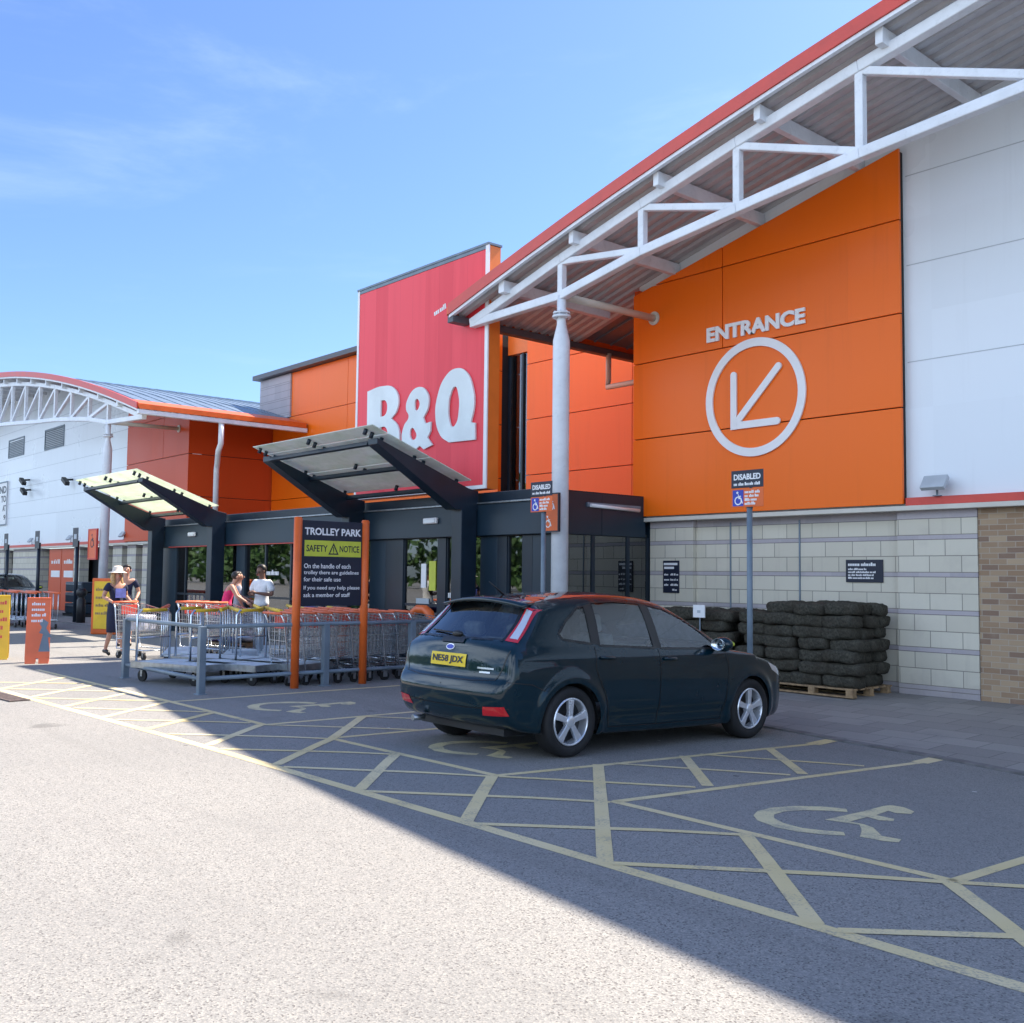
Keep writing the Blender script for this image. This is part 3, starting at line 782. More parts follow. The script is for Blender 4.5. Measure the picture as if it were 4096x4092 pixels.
# ------------------------------------------------------------------ shop sign
t = thing('shop_sign', 'tall square red fascia sign with big white B&Q letters above the entrance', 'sign', (-15.78, 11.35, 3.1))
S0 = Vector((-15.78, 11.35, 3.1))
def sub(b, name, m, par, S, bevel=0, **k):
    o = b.build(name, m, par, bevel, **k); o.location = -S; return o
b = MB(); b.box(-17.88, -13.68, 11.345, 11.60, 3.10, 7.40); sub(b, 'sign_box', M['sign_orange'], t, S0)
b = MB(); b.box(-17.82, -13.76, 11.325, 11.344, 3.17, 7.34); sub(b, 'sign_face', M['sign_red'], t, S0)
b = MB(); b.box(-17.89, -17.825, 11.315, 11.343, 3.10, 7.41); b.box(-13.755, -13.67, 11.315, 11.343, 3.10, 7.41); b.box(-17.825, -13.755, 11.315, 11.343, 3.10, 3.165); sub(b, 'sign_border', M['letter_white'], t, S0)
b = MB(); b.box(-17.825, -13.755, 11.315, 11.343, 7.345, 7.41); b.box(-17.9, -13.66, 11.30, 11.62, 7.411, 7.45); sub(b, 'top_capping', M['steel_paint'], t, S0)
def glyph(name, polys):
    v, f = curve_mesh(polys, .035, True)
    b = MB(); b.add(v, f, 0, False, FR(0, 11.303, 0)); return sub(b, name, M['letter'], t, S0)
glyph('letter', [[(-17.42, 5.27, 1), (-16.88, 5.31), (-16.47, 5.21), (-16.32, 4.98), (-16.38, 4.76), (-16.56, 4.63, 1), (-16.34, 4.47), (-16.27, 4.2), (-16.38, 3.93), (-16.78, 3.80), (-17.40, 3.78, 1)],
                 [(-16.93, 5.03, 1), (-16.76, 5.0), (-16.70, 4.86), (-16.76, 4.73), (-16.93, 4.70, 1)], [(-16.93, 4.50, 1), (-16.74, 4.47), (-16.67, 4.3), (-16.74, 4.11), (-16.93, 4.08, 1)]])
glyph('ampersand', [[(-16.03, 4.92), (-15.70, 5.13), (-15.38, 4.98), (-15.35, 4.72), (-15.50, 4.53, 1), (-15.43, 4.41, 1), (-15.26, 4.43, 1), (-15.27, 4.25, 1), (-15.36, 4.14, 1), (-15.20, 3.99, 1), (-15.47, 3.93, 1), (-15.60, 4.01, 1), (-15.82, 3.93), (-16.06, 4.0), (-16.19, 4.2), (-16.12, 4.44), (-15.97, 4.6), (-16.06, 4.75)],
                    [(-15.74, 4.91), (-15.64, 4.86), (-15.63, 4.76), (-15.73, 4.69), (-15.78, 4.8)], [(-15.87, 4.37), (-15.75, 4.30), (-15.71, 4.19), (-15.82, 4.14), (-15.92, 4.24)]])
glyph('letter', [[(-15.12, 4.5), (-15.06, 4.9), (-14.84, 5.21), (-14.52, 5.32), (-14.22, 5.21), (-14.04, 4.92), (-13.99, 4.58), (-14.08, 4.29, 1), (-13.96, 4.27, 1), (-13.95, 3.97, 1), (-14.70, 3.99, 1), (-14.96, 4.14)],
                 [(-14.73, 4.6), (-14.67, 4.88), (-14.54, 4.99), (-14.45, 4.86), (-14.43, 4.5), (-14.51, 4.3), (-14.62, 4.27), (-14.70, 4.4)]])
b = MB(); MM = FR(-15.25, 11.324, 6.42) @ Matrix.Rotation(.22, 4, 'Z'); dashes(b, MM, 0, .42, 0, .1, 3); sub(b, 'small_lettering', M['letter'], t, S0)
# ------------------------------------------------------------------ ENTRANCE sign
E0 = Vector((-9.65, 13.5, 4.46))
t = thing('entrance_sign', 'white ENTRANCE lettering over a ringed arrow pointing down left on the orange panels', 'sign', E0)
def er(x): return x - E0.x
v, f = fit_text('ENTRANCE', 1.87, .25, .03, .042)
b = MB(); b.add(v, f, 0, False, FR(-10.58 - E0.x, -.02, 5.475 - E0.z)); b.build('lettering', M['letter_white'], t)
ci = lambda r: [(r * math.cos(2 * PI * k / 64), r * math.sin(2 * PI * k / 64)) for k in range(64)]
v, f = curve_mesh([ci(.945), ci(.81)], .03); b = MB(); b.add(v, f, 0, False, FR(0, -.02, 0)); b.build('ring', M['letter_white'], t)
def rnd_bar(p, q, w, sq=False):
    p = Vector(p); q = Vector(q); d = (q - p).normalized(); n = Vector((-d.y, d.x)) * w / 2; a0 = math.atan2(d.y, d.x)
    return [tuple(p + n), tuple(p - n)] + [(q.x + w / 2 * math.cos(a0 + k * PI / 8 - PI / 2), q.y + w / 2 * math.sin(a0 + k * PI / 8 - PI / 2)) for k in range(9)]
b = MB()
c0 = (-.385, -.425)
for i, (p, q) in enumerate((((-.39, -.485), (-.39, .40)), ((-.33, -.425), (.43, -.425)), ((-.33, -.37), (.46, .43)))):
    v, f = curve_mesh([rnd_bar(p, q, .115)], .03); b.add(v, f, 0, False, FR(0, -.02 - .0015 * i, 0))
b.build('arrow', M['letter_white'], t)
# ------------------------------------------------------------------ glass canopies
def canopy(x0, x1, label):
    ym = 11.15; t = thing('glass_canopy', label, 'canopy', ((x0 + x1) / 2, ym, 0), 0, 'glass canopies on dark bent steel posts')
    ox = (x0 + x1) / 2
    arm = [(0, 3.02), (-1.85, 3.80)]                     # y (relative), z of the arm top line
    for x in (x0 - ox, x1 - ox):
        b = MB()
        b.box(x - .14, x + .14, -.17, .17, G(x + ox, ym) - .02, 2.74)
        o = b.build('post', M['navy'], t, .012)
        b = MB()
        pl = [(.20, 2.72), (.20, 3.06), (-.02, 3.10), (-1.93, 3.80), (-1.93, 3.70), (-.30, 2.72)]
        b.prism(pl, x - .14, x + .14, Matrix(((0, 0, 1, 0), (1, 0, 0, 0), (0, 1, 0, 0), (0, 0, 0, 1)))); b.build('arm', M['navy'], t, .008)
    dv = Vector((0, -1.93 + .02, 3.80 - 3.10)).normalized()
    nrm = Vector((0, dv.z, -dv.y)); nrm = nrm if nrm.z > 0 else -nrm
    def P(u, x, h=0):
        p = Vector((x, -.02, 3.10)) + dv * u + nrm * h; return (p.x, p.y, p.z)
    Lm = 2.03
    for u in (.18, 1.08, Lm - .04):
        b = MB(); b.bar(P(u, x0 - ox + .141, -.06), P(u, x1 - ox - .141, -.06), .06, .07, up=nrm); b.build('cross_rail', M['navy'], t)
    hz = .085
    us = [.10, 1.06, 1.97, 2.30]
    for ua, ub in zip(us, us[1:]):
        b = MB(); g = .012
        v = [P(u, x, h) for h in (hz, hz + .014) for u, x in ((ua + g, x0 - ox - .16), (ua + g, x1 - ox + .30), (ub - g, x1 - ox + .30), (ub - g, x0 - ox - .16))]
        b.add(v, [(0, 1, 2, 3), (7, 6, 5, 4), (0, 4, 5, 1), (1, 5, 6, 2), (2, 6, 7, 3), (3, 7, 4, 0)]); gp = b.build('glass_panel', M['glass_canopy'], t)
        for x in (x0 - ox, 0, x1 - ox):
            for u in (ua + .1, ub - .1):
                b = MB(); b.tube([P(u, x, -.01), P(u, x, hz + .03)], .035, 8); b.build('glass_clamp', M['navy'], gp)
    b = MB(); b.tube([P(.25, x0 - ox - .22, -.2), P(1.1, x0 - ox - .22, -.16)], .028, 8); b.build('strip_lamp', M['glass_lamp'], t)
canopy(-17.66, -14.05, 'nearer glass canopy on bent dark posts, in front of the red fascia sign')
canopy(-27.6, -23.87, 'farther glass canopy on bent dark posts, beside the left white wing')
# ------------------------------------------------------------------ wall signs, floodlights, cameras
def flood(x, lab):
    t = thing('floodlight', lab, 'floodlight', (x, YF - .08, 2.735), 0, 'floodlights on the red trims')
    b = MB(); b.box(-.012, .012, -.05, -.03, 0, .16); b.box(-.05, .05, -.07, .0, 0, .012); b.build('bracket', M['steel_paint'], t)
    Mx = Matrix.Translation((0, -.12, .17)) @ Matrix.Rotation(rad(-38), 4, 'X')
    b = MB(); b.box(-.17, .17, -.035, .035, -.10, .12, 0, Mx); b.build('lamp_body', M['grey_plate'], t, .01)
    b = MB(); b.box(-.15, .15, .036, .042, -.08, .10, 0, Mx); b.build('lamp_glass', M['glass_lamp'], t)
flood(-6.7, 'pale tilted floodlight on the red trim beside the ENTRANCE panels')
for x, l in ((-36.3, 'small floodlight on the far trim beside the left orange panel'), (-41.9, 'small floodlight on the far trim above the dark cage recess'), (-46.9, 'small floodlight on the far trim near the left frame edge')): flood(x, l)
for x, z, l in ((-47.8, 5.15, 'black camera on the far white wall beside the framed notice'), (-48.0, 5.6, 'small black bracket above the camera beside the framed notice'), (-42.3, 5.25, 'black camera on the far white wall nearer the column')):
    t = thing('wall_camera', l, 'camera', (x, YF, z), 0, 'cameras on the far white wall')
    b = MB(); b.tube([(0, 0, 0), (0, -.25, -.03)], .04, 8); b.build('bracket', M['black_plastic'], t)
    Mx = Matrix.Translation((.1, -.32, -.1)) @ Matrix.Rotation(rad(25), 4, 'Y')
    b = MB(); b.box(-.28, .28, -.09, .09, -.08, .08, 0, Mx); b.build('camera_body', M['black_plastic'], t, .02)
def wallsign(x0, x1, z0, z1, y, lab, kind):
    t = thing('wall_notice', lab, 'sign', ((x0 + x1) / 2, y, z0)); w = x1 - x0; h = z1 - z0
    b = MB(); b.box(-w / 2, w / 2, -.02, -.001, 0, h); b.build('board', M['sign_navy'], t, .004)
    b = MB(); MM = FR(-w / 2, -.0205, 0)
    if kind == 0:
        b.box(.02, w - .03, h * .86, h * .93, 0, .003, 0, MM); b.box(.03, w * .7, h * .74, h * .81, 0, .003, 0, MM)
        for r in range(3):
            dashes(b, MM, .03, w * .4, h * (.54 - r * .16), .035, r); dashes(b, MM, w * .48, w * .95, h * (.54 - r * .16), .035, r + 9)
        dashes(b, MM, w * .6, w * .95, h * .07, .03, 7)
    else:
        dashes(b, MM, .04, w * .8, h * .72, .05, 1)
        for r, k in enumerate((.55, .8, .75, .8)): dashes(b, MM, .04, w * k, h * (.54 - r * .13), .03, r + 2)
    b.build('lettering', M['letter_white'], t)
wallsign(-11.64, -11.29, 1.33, 1.88, YF, 'tall dark notice with white rows on the left stone pilaster', 0)
wallsign(-8.21, -7.62, 1.55, 1.88, YF + .10, 'wide dark notice with white lines on the block wall above the turf', 1)
# small white card on a wire beside the turf
t = thing('white_card', 'small square white card sign standing above the lower turf stack', 'sign', (-9.9, 12.42, 0))
b = MB(); b.box(-.11, .11, -.008, .008, .99, 1.18); b.build('card', M['letter_white'], t)
b = MB(); b.box(-.03, .03, -.0095, -.0085, 1.06, 1.10); b.build('print', M['grey_plate'], t)
b = MB(); b.tube([(0, .02, -.05), (0, .02, 1.18)], .012, 6); b.build('stake', M['steel_paint'], t)
# far framed notice
t = thing('framed_notice', 'white framed notice with dark letters cut by the left frame edge', 'sign', (-52.2, YF, 3.7))
b = MB(); b.box(-1.1, 1.05, -.05, -.001, 0, 2.05); b.build('board', M['letter_white'], t)
b = MB(); b.box(-1.1, 1.05, -.07, -.051, 0, .06); b.box(-1.1, 1.05, -.07, -.051, 1.99, 2.05); b.box(.99, 1.05, -.07, -.051, .06, 1.99); b.build('frame', M['steel_paint'], t)
b = MB()
for i, (s_, w) in enumerate((('AND', 1.6), ('TO', .8), ('AT', .5), ('9', .3))):
    v, f = fit_text(s_, w, .34 - i * .03, .004, .03); b.add(v, f, 0, False, FR(.85 - w, -.053, 1.5 - i * .42))
b.build('lettering', M['sign_navy'], t)
# ------------------------------------------------------------------ parking sign posts
def icon_wheelchair(b, MM, s, mat=0):
    """wheelchair figure in a box of size s"""
    v, f = curve_mesh([ci(.30), ci(.22)], .002); b.add([((p[0] + .46) * s, (p[1] + .34) * s, p[2]) for p in v], f, mat, False, MM)
    v, f = curve_mesh([ci(.085)], .002); b.add([((p[0] + .40) * s, (p[1] + .90) * s, p[2]) for p in v], f, mat, False, MM)
    for pl in ([(.36, .80), (.46, .80), (.50, .46), (.72, .46), (.72, .54), (.54, .54), (.50, .80)], [(.66, .5), (.74, .5), (.86, .16), (.78, .13)], [(.44, .68), (.70, .68), (.70, .62), (.44, .62)]):
        v, f = curve_mesh([pl], .0022); b.add([(p[0] * s, p[1] * s, p[2] + .0004) for p in v], f, mat, False, MM)
def baypost(x, y, lab, z):
    t = thing('parking_sign', lab, 'sign', (x, y, G(x, y)), 0, 'disabled bay sign posts'); g = -G(x, y)
    b = MB(); b.tube([(0, 0, -.05), (0, 0, z - .47 + g)], .036, 14); b.tube([(0, 0, z - .47 + g), (0, 0, z - .44 + g)], .041, 14); b.build('post', M['steel_paint'], t)
    b = MB(); b.tube([(0, .03, z - .5 + g), (0, .03, z - .05 + g)], .02, 8); b.build('bracket', M['steel_paint'], t)
    z += g
    b = MB(); b.box(-.24, .24, -.05, -.044, z - .22, z); p = b.build('name_plate', M['sign_navy'], t, .003)
    b = MB(); v, f = fit_text('DISABLED', .40, .075, .002, .03); b.add(v, f, 0, False, FR(-.2, -.051, z - .12)); dashes(b, FR(-.2, -.051, z - .19), 0, .4, 0, .04, 4); b.build('lettering', M['letter_white'], p)
    b = MB(); b.box(-.24, .24, -.05, -.044, z - .46, z - .23); p = b.build('badge_plate', M['orange_paint'], t, .003)
    b = MB(); b.box(-.215, -.055, -.0535, -.0505, z - .445, z - .245); q = b.build('badge_panel', M['blue_sign'], p)
    b = MB(); icon_wheelchair(b, FR(-.215, -.055, z - .44), .18); b.build('wheelchair_icon', M['letter_white'], p)
    b = MB()
    for r in range(4): dashes(b, FR(-.035, -.051, z - .29 - r * .048), 0, .24 - r * .03, 0, .036, r + 3)
    b.build('lettering', M['letter_white'], p)
baypost(-7.66, 10.6, 'disabled bay sign on a grey post in front of the ENTRANCE panel', 2.93)
baypost(-11.42, 10.6, 'disabled bay sign on a grey post overlapping the near white column', 3.02)
t = thing('column_sign', 'orange framed sign with white figures strapped to the near white column', 'sign', (-11.72, 11.05, 2.3))
b = MB(); b.box(-.17, .17, -.03, 0, 0, .57); b.build('board', M['orange_paint'], t)
b = MB(); b.box(-.19, -.171, -.035, .01, -.02, .59); b.box(.171, .19, -.035, .01, -.02, .59); b.box(-.171, .171, -.035, .01, -.02, -.001); b.box(-.171, .171, -.035, .01, .571, .59); b.build('frame', M['navy'], t)
b = MB(); icon_wheelchair(b, FR(-.1, -.033, .30), .24); icon_wheelchair(b, FR(-.14, -.033, .04), .2); b.build('icon', M['letter_white'], t)
for x, l in ((-40.7, 'dark headed sign post far left, nearest the frame edge'), (-37., 'dark headed sign post far left, in front of the orange doors'), (-33.15, 'dark headed sign post far left, next to the white column')):
    t = thing('sign_post', l, 'sign', (x, 10.9, 0), 0, 'far dark sign posts')
    b = MB(); b.tube([(0, 0, 0), (0, 0, 2.55)], .06, 10); b.build('post', M['navy'], t)
    b = MB(); b.box(-.24, .24, -.07, -.061, 2.35, 2.95); b.build('plate', M['sign_navy'], t); b = MB(); b.box(-.12, .12, -.075, -.071, 2.6, 2.75); b.build('icon', M['grey_plate'], t)
t = thing('column_sign', 'orange framed sign with a dark figure strapped to the far white column', 'sign', (-32.15, 11.05, 2.0))
b = MB(); b.box(-.32, .32, -.04, 0, 0, .85); b.build('board', M['salmon'], t)
b = MB(); b.box(-.37, -.321, -.05, .01, -.05, .9); b.box(.321, .37, -.05, .01, -.05, .9); b.box(-.321, .321, -.05, .01, -.05, -.001); b.box(-.321, .321, -.05, .01, .851, .9); b.build('frame', M['red_trim'], t)
b = MB(); icon_wheelchair(b, FR(-.22, -.042, .3), .45); b.build('icon', M['sign_navy'], t)
# ------------------------------------------------------------------ trolley park sign (faces the car, +x)
FX = lambda x, y, z: frame((x, y, z), (0, 1, 0), (0, 0, 1))
TX = -12.78
t = thing('trolley_park_sign', 'navy TROLLEY PARK safety notice board held between two orange posts', 'sign', (TX, 7.74, 0))
for y in (-.555, .555):
    b = MB(); b.tube([(0, y, -.03), (0, y, 2.36)], .058, 18); b.tube([(0, y, 2.36), (0, y, 2.375)], .05, 18); b.build('post', M['orange_paint'], t)
b = MB(); b.box(-.02, .012, -.495, .495, 1.13, 2.335); bd = b.build('board', M['sign_navy'], t, .004)
MM = FX(.0125, -.455, 0)
def line(b, s_, x, z, w, h, bold=.02):
    v, f = fit_text(s_, w, h, .002, bold); b.add(v, f, 0, False, MM @ Matrix.Translation((x, z, 0)))
b = MB(); line(b, 'TROLLEY PARK', .0, 2.13, .93, .105, .03); b.build('title', M['letter_white'], bd)
b = MB(); b.box(.0, .93, 1.83, 2.055, 0, .002, 0, MM); yb = b.build('yellow_band', M['lime'], bd)
b = MB(); MM2 = MM; MM = MM @ Matrix.Translation((0, 0, .0022)); line(b, 'SAFETY', .03, 1.895, .34, .095, .02); line(b, 'NOTICE', .57, 1.895, .33, .095, .02)
v, f = curve_mesh([[(0, 0), (.17, 0), (.085, .17)], [(.03, .018), (.085, .13), (.14, .018)]], .002); b.add(v, f, 0, False, MM @ Matrix.Translation((.385, 1.858, 0)))
b.box(.463, .477, 1.90, 1.965, 0, .002, 0, MM); b.box(.463, .477, 1.878, 1.89, 0, .002, 0, MM); b.build('band_lettering', M['sign_navy'], yb); MM = MM2
b = MB()
for s_, z, w, h in (('On the handle of each', 1.66, .76, .068), ('trolley there are guidelines', 1.56, .90, .07), ('for their safe use', 1.475, .60, .062), ('If you need any help please', 1.345, .92, .07), ('ask a member of staff', 1.255, .76, .06)): line(b, s_, 0, z, w, h, .012)
b.build('text', M['letter_white'], bd)
# ------------------------------------------------------------------ corral railing
t = thing('corral_railing', 'grey steel railing round the trolley bay', 'railing', (-12.8, 5.83, 0))
def rpost(x, y, w=.045, h=.88):
    b = MB(); b.box(x - w, x + w, y - w, y + w, -.02, h); b.box(x - w * 1.5, x + w * 1.5, y - w * 1.5, y + w * 1.5, -.02, .012); b.build('post', M['steel_paint'], t, .006)
for x, y in ((0, 0), (-2.62, 0), (0, 1.85), (0, 3.35), (0, 4.8), (-2.62, 4.8)): rpost(x, y)
for z in (.875, .2):
    b = MB(); b.tube([(-.04, 0, z), (-2.58, 0, z)], .028, 10); b.build('rail', M['steel_paint'], t)
    b = MB(); b.tube([(0, .04, z), (0, 4.76, z)], .028, 10); b.build('rail', M['steel_paint'], t)
# ------------------------------------------------------------------ trolleys
def castors(t, pts, r=.06):
    for x, y in pts:
        b = MB(); b.tube([(x - .018, y, r), (x + .018, y, r)], r, 14); w = b.build('wheel', M['rubber'], t)
        b = MB(); b.box(x - .026, x - .02, y - .02, y + .02, r - .01, r + .07); b.box(x + .02, x + .026, y - .02, y + .02, r - .01, r + .07); b.box(x - .026, x + .026, y - .025, y + .025, r + .07, r + .078); b.build('fork', M['steel'], w)
def make_basket():
    t = thing('shopping_trolley', '', 'trolley')
    # local: pushes along +y, handle at y=-.5
    b = MB(); W0, W1 = .27, .20; zt0, zt1 = 1.0, .86; zb = .38
    def side(s, u, w): return (s * (W0 + (W1 - W0) * u) * (1 - .12 * (1 - w)), -.42 + .95 * u, zb + .10 * u + ((zt0 + (zt1 - zt0) * u) - zb - .10 * u) * w)
    r = .0045
    for s in (-1, 1):
        for k in range(15): u = k / 14; b.tube([side(s, u, 0), side(s, u, 1)], r, 4)
        for k in range(7): w = k / 6; b.tube([side(s, 0, w), side(s, 1, w)], r if k % 3 else .008, 4)
    for k in range(8):
        q = k / 7 * 2 - 1
        for u in (0, 1):
            a = side(1, u, 0); c = side(1, u, 1); b.tube([(a[0] * q, a[1], a[2]), (c[0] * q, c[1], c[2])], r, 4)
        a = side(1, 0, 0); c = side(1, 1, 0); b.tube([(a[0] * q, a[1], a[2]), (c[0] * q, c[1], c[2])], r, 4)
    for k in range(6):
        for u in (0, 1):
            a = side(1, u, k / 5); b.tube([a, (-a[0], a[1], a[2])], r, 4)
    b.build('basket', M['chrome'], t)
    b = MB()
    for s in (-1, 1):
        b.tube([(s * .25, -.52, 1.02), (s * .25, -.46, .9), (s * .24, -.40, .4), (s * .25, -.38, .18), (s * .26, .45, .17)], .013, 8)
    b.tube([(-.26, .45, .17), (.26, .45, .17)], .013, 8); b.tube([(-.24, -.38, .35), (.24, -.38, .35)], .012, 8)
    b.build('chassis', M['chrome'], t)
    b = MB(); b.tube([(-.27, -.52, 1.02), (.27, -.52, 1.02)], .02, 10); b.build('handle', M['salmon'], t)
    b = MB(); b.box(-.16, .16, -.405, -.38, .80, .97); b.build('seat_flap', M['red_trim'], t)
    castors(t, ((-.22, -.36), (.22, -.36), (-.24, .42), (.24, .42)))
    return t
proto = make_basket(); first = True
rows = [(-13.25, 7.15, 9, 'row nearest the railing'), (-14.0, 7.9, 6, 'middle row'), (-14.75, 8.4, 4, 'row farthest from the railing')]
place = {0: 'first', 1: 'second', 2: 'third', 3: 'fourth', 4: 'fifth', 5: 'sixth', 6: 'seventh', 7: 'eighth', 8: 'ninth'}
for x, y0, n, nm in rows:
    for k in range(n):
        o = proto if first else copy_tree(proto); first = False
        o.location = (x + random.uniform(-.015, .015), y0 + .27 * k + .45, 0); o.rotation_euler = (0, 0, random.uniform(-.02, .02))
        o['group'] = 'nested wire shopping trolleys'; o['label'] = 'red handled wire trolley, %s nested in the %s' % (place[k], nm)
nx_ = ('nearest the woman in the hat', 'second from the woman in the hat', 'third from the woman in the hat', 'fourth from the woman in the hat')
for k in range(4):
    o = copy_tree(proto); o.location = (-18.7 + .28 * k, 8.55 + .06 * k, 0); o.rotation_euler = (0, 0, rad(-78)); o['group'] = 'sunlit wire trolleys behind the bay'
    o['label'] = 'sunlit wire trolley in the short row, ' + nx_[k]
def make_flatbed():
    t = thing('flatbed_trolley', '', 'trolley')
    b = MB(); b.box(-.36, .36, -.72, .62, .255, .285); b.build('deck', M['zinc_deck'], t, .008)
    b = MB(); b.box(-.37, .37, -.735, -.722, .20, .29); b.box(-.37, .37, .622, .635, .20, .29); b.box(-.372, -.361, -.72, .62, .20, .29); b.box(.361, .372, -.72, .62, .20, .29); b.build('deck_frame', M['steel'], t)
    b = MB(); pts = [(-.30, -.70, .2), (-.30, -.70, .95), (-.24, -.70, 1.02), (.24, -.70, 1.02), (.30, -.70, .95), (.30, -.70, .2)]; b.tube(pts, .017, 8); b.tube([(-.3, -.7, .62), (.3, -.7, .62)], .012, 8)
    b.build('push_hoop', M['chrome'], t)
    b = MB(); b.tube([(-.22, -.70, 1.02), (.22, -.70, 1.02)], .026, 10); b.build('grip', M['yellow'], t)
    castors(t, ((-.28, -.58), (.28, -.58), (-.28, .5), (.28, .5)), .085)
    return t
fb = make_flatbed()
for i, (x, y, a, l) in enumerate(((-14.35, 6.3, -72, 'empty flatbed trolley behind the front rail, nearest the corner post'), (-13.95, 6.95, -70, 'empty flatbed trolley second behind the front rail'), (-15.0, 7.2, -66, 'empty flatbed trolley behind the left end of the front rail'), (-13.75, 7.55, -74, 'empty flatbed trolley third behind the front rail beside the wire trolleys'))):
    o = fb if i == 0 else copy_tree(fb)
    o.location = (x, y, 0); o.rotation_euler = (0, 0, rad(a)); o['label'] = l; o['group'] = 'flatbed trolleys in the trolley bay'
def make_timber(col):
    t = thing('timber_trolley', '', 'trolley')
    b = MB()
    for s in (-.3, .3):
        for y in (-.8, -.25, .3, .8): b.tube([(s, y, .2), (s, y, .98)], .014, 6)
        b.tube([(s, -.85, .22), (s, .85, .22)], .016, 6)
    for y in (-.8, 0, .8): b.tube([(-.3, y, .22), (.3, y, .22)], .016, 6)
    b.build('frame', M['chrome'], t)
    for s in (-.3, .3):
        b = MB(); b.tube([(s, -.9, .99), (s, .9, .99)], .03, 10); b.build('top_rail', M[col], t)
    b = MB(); b.box(-.28, .28, -.8, .8, .24, .26); b.build('shelf', M['zinc_deck'], t)
    castors(t, ((-.28, -.7), (.28, -.7), (-.28, .7), (.28, .7)), .07)
    return t
ty = make_timber('yellow'); ty.location = (-16.0, 8.0, 0); ty.rotation_euler = (0, 0, rad(60)); ty['label'] = 'timber trolley with yellow top rails behind the flatbeds'; ty['group'] = 'timber trolleys behind the railing'
o = copy_tree(ty); o.location = (-15.2, 9.1, 0); o.rotation_euler = (0, 0, rad(75)); o['label'] = 'timber trolley with yellow top rails in front of the pink clad shopper'
o = copy_tree(ty); o.location = (-16.6, 8.9, 0); o.rotation_euler = (0, 0, rad(66)); o['label'] = 'timber trolley with yellow top rails standing deepest in the bay'
o = copy_tree(ty); o.location = (-15.5, 7.95, 0); o.rotation_euler = (0, 0, rad(70)); o['label'] = 'timber trolley with yellow top rails beside the flatbed hoops'
to = make_timber('salmon'); to.location = (-17.0, 7.4, 0); to.rotation_euler = (0, 0, rad(64)); to['label'] = 'timber trolley with salmon top rails beside the woman in the hat'; to['group'] = 'timber trolleys behind the railing'
for i in range(5):
    o = copy_tree(to); o.location = (-30.3 - i * 1.25, 9.0 - i * .12, 0); o.rotation_euler = (0, 0, rad(86)); o['group'] = 'far trolleys in a line'; o['label'] = ('far salmon railed trolley, right end of the line', 'far salmon railed trolley, second in the line', 'far salmon railed trolley, third in the line', 'far salmon railed trolley, fourth in the line', 'far salmon railed trolley, deepest in the line at the frame edge')[i]
# orange hoop by the doors
t = thing('hoop_barrier', 'low orange rounded hoop behind the trolleys by the sliding door', 'barrier', (-13.75, 10.05, G(-13.75, 10.05)))
b = MB(); b.tube([(-.28, 0, 0), (-.28, 0, .82), (-.22, 0, .96), (-.1, 0, 1.02), (.1, 0, 1.02), (.22, 0, .96), (.28, 0, .82), (.28, 0, 0)], .075, 14); b.build('hoop', M['orange_paint'], t)
# ------------------------------------------------------------------ A boards
def aboard(x, y, rz, w, h, m, lab, fig, mm2='letter_white'):
    t = thing('a_board', lab, 'sign', (x, y, 0), rz)
    for s in (-1, 1):
        Mx = Matrix.Rotation(rad(9) * s, 4, 'X')
        b = MB(); z0 = .0
        yy = .20 * s
        Mx = Matrix.Translation((0, yy, 0)) @ Matrix.Rotation(rad(10.5) * s, 4, 'X')
        b.box(-w / 2, w / 2, -.012, .012, .10, h, 0, Mx); b.box(-w / 2, -w / 2 + .16, -.012, .012, 0, .10, 0, Mx); b.box(w / 2 - .16, w / 2, -.012, .012, 0, .10, 0, Mx)
        pn = b.build('panel', M[m], t, .006)
        if s < 0:
            b = MB(); MM = Mx @ FR(-w / 2, -.0125, 0)
            if fig:
                for r in range(4): dashes(b, MM, w * .2, w * (.75 - .06 * (r % 2)), h * (.88 - r * .085), .055, r)
                b.build('lettering', M[mm2], pn)
                b = MB(); v, f = curve_mesh([[(.1, 0), (.16, .3), (.1, .32), (.14, .42), (.1, .48), (.16, .56), (.24, .5), (.21, .4), (.3, .25), (.24, .24), (.28, 0)]], .003); b.add(v, f, 0, False, MM @ Matrix.Translation((w * .28, h * .18, 0))); b.build('figure', M['steel_paint'], pn)
            else:
                for r in range(5): dashes(b, MM, w * .15, w * .85, h * (.85 - r * .13), .07, r)
                b.build('lettering', M['red_trim'], pn)
aboard(-18.80, 5.58, rad(72), .37, 1.14, 'salmon', 'salmon orange folding A board standing in the sun left of the trolleys', True)
aboard(-20.0, 5.22, rad(72), .42, 1.16, 'yellow', 'yellow folding A board cut by the left frame edge', False)
t = thing('column_pad', 'tall yellow board with orange border propped by the far white column', 'board', (-26.5, 9.45, 0), rad(45))
b = MB(); b.box(-.34, .34, -.05, .05, .0, 1.42); b.build('board_body', M['orange_paint'], t, .03)
b = MB(); b.box(-.27, .27, -.062, -.051, .14, 1.34); b.build('yellow_panel', M['yellow'], t, .01)
b = MB(); [dashes(b, FR(-.22, -.063, 1.1 - r * .2), 0, .43, 0, .08, r) for r in range(4)]; b.build('lettering', M['wood'], t)
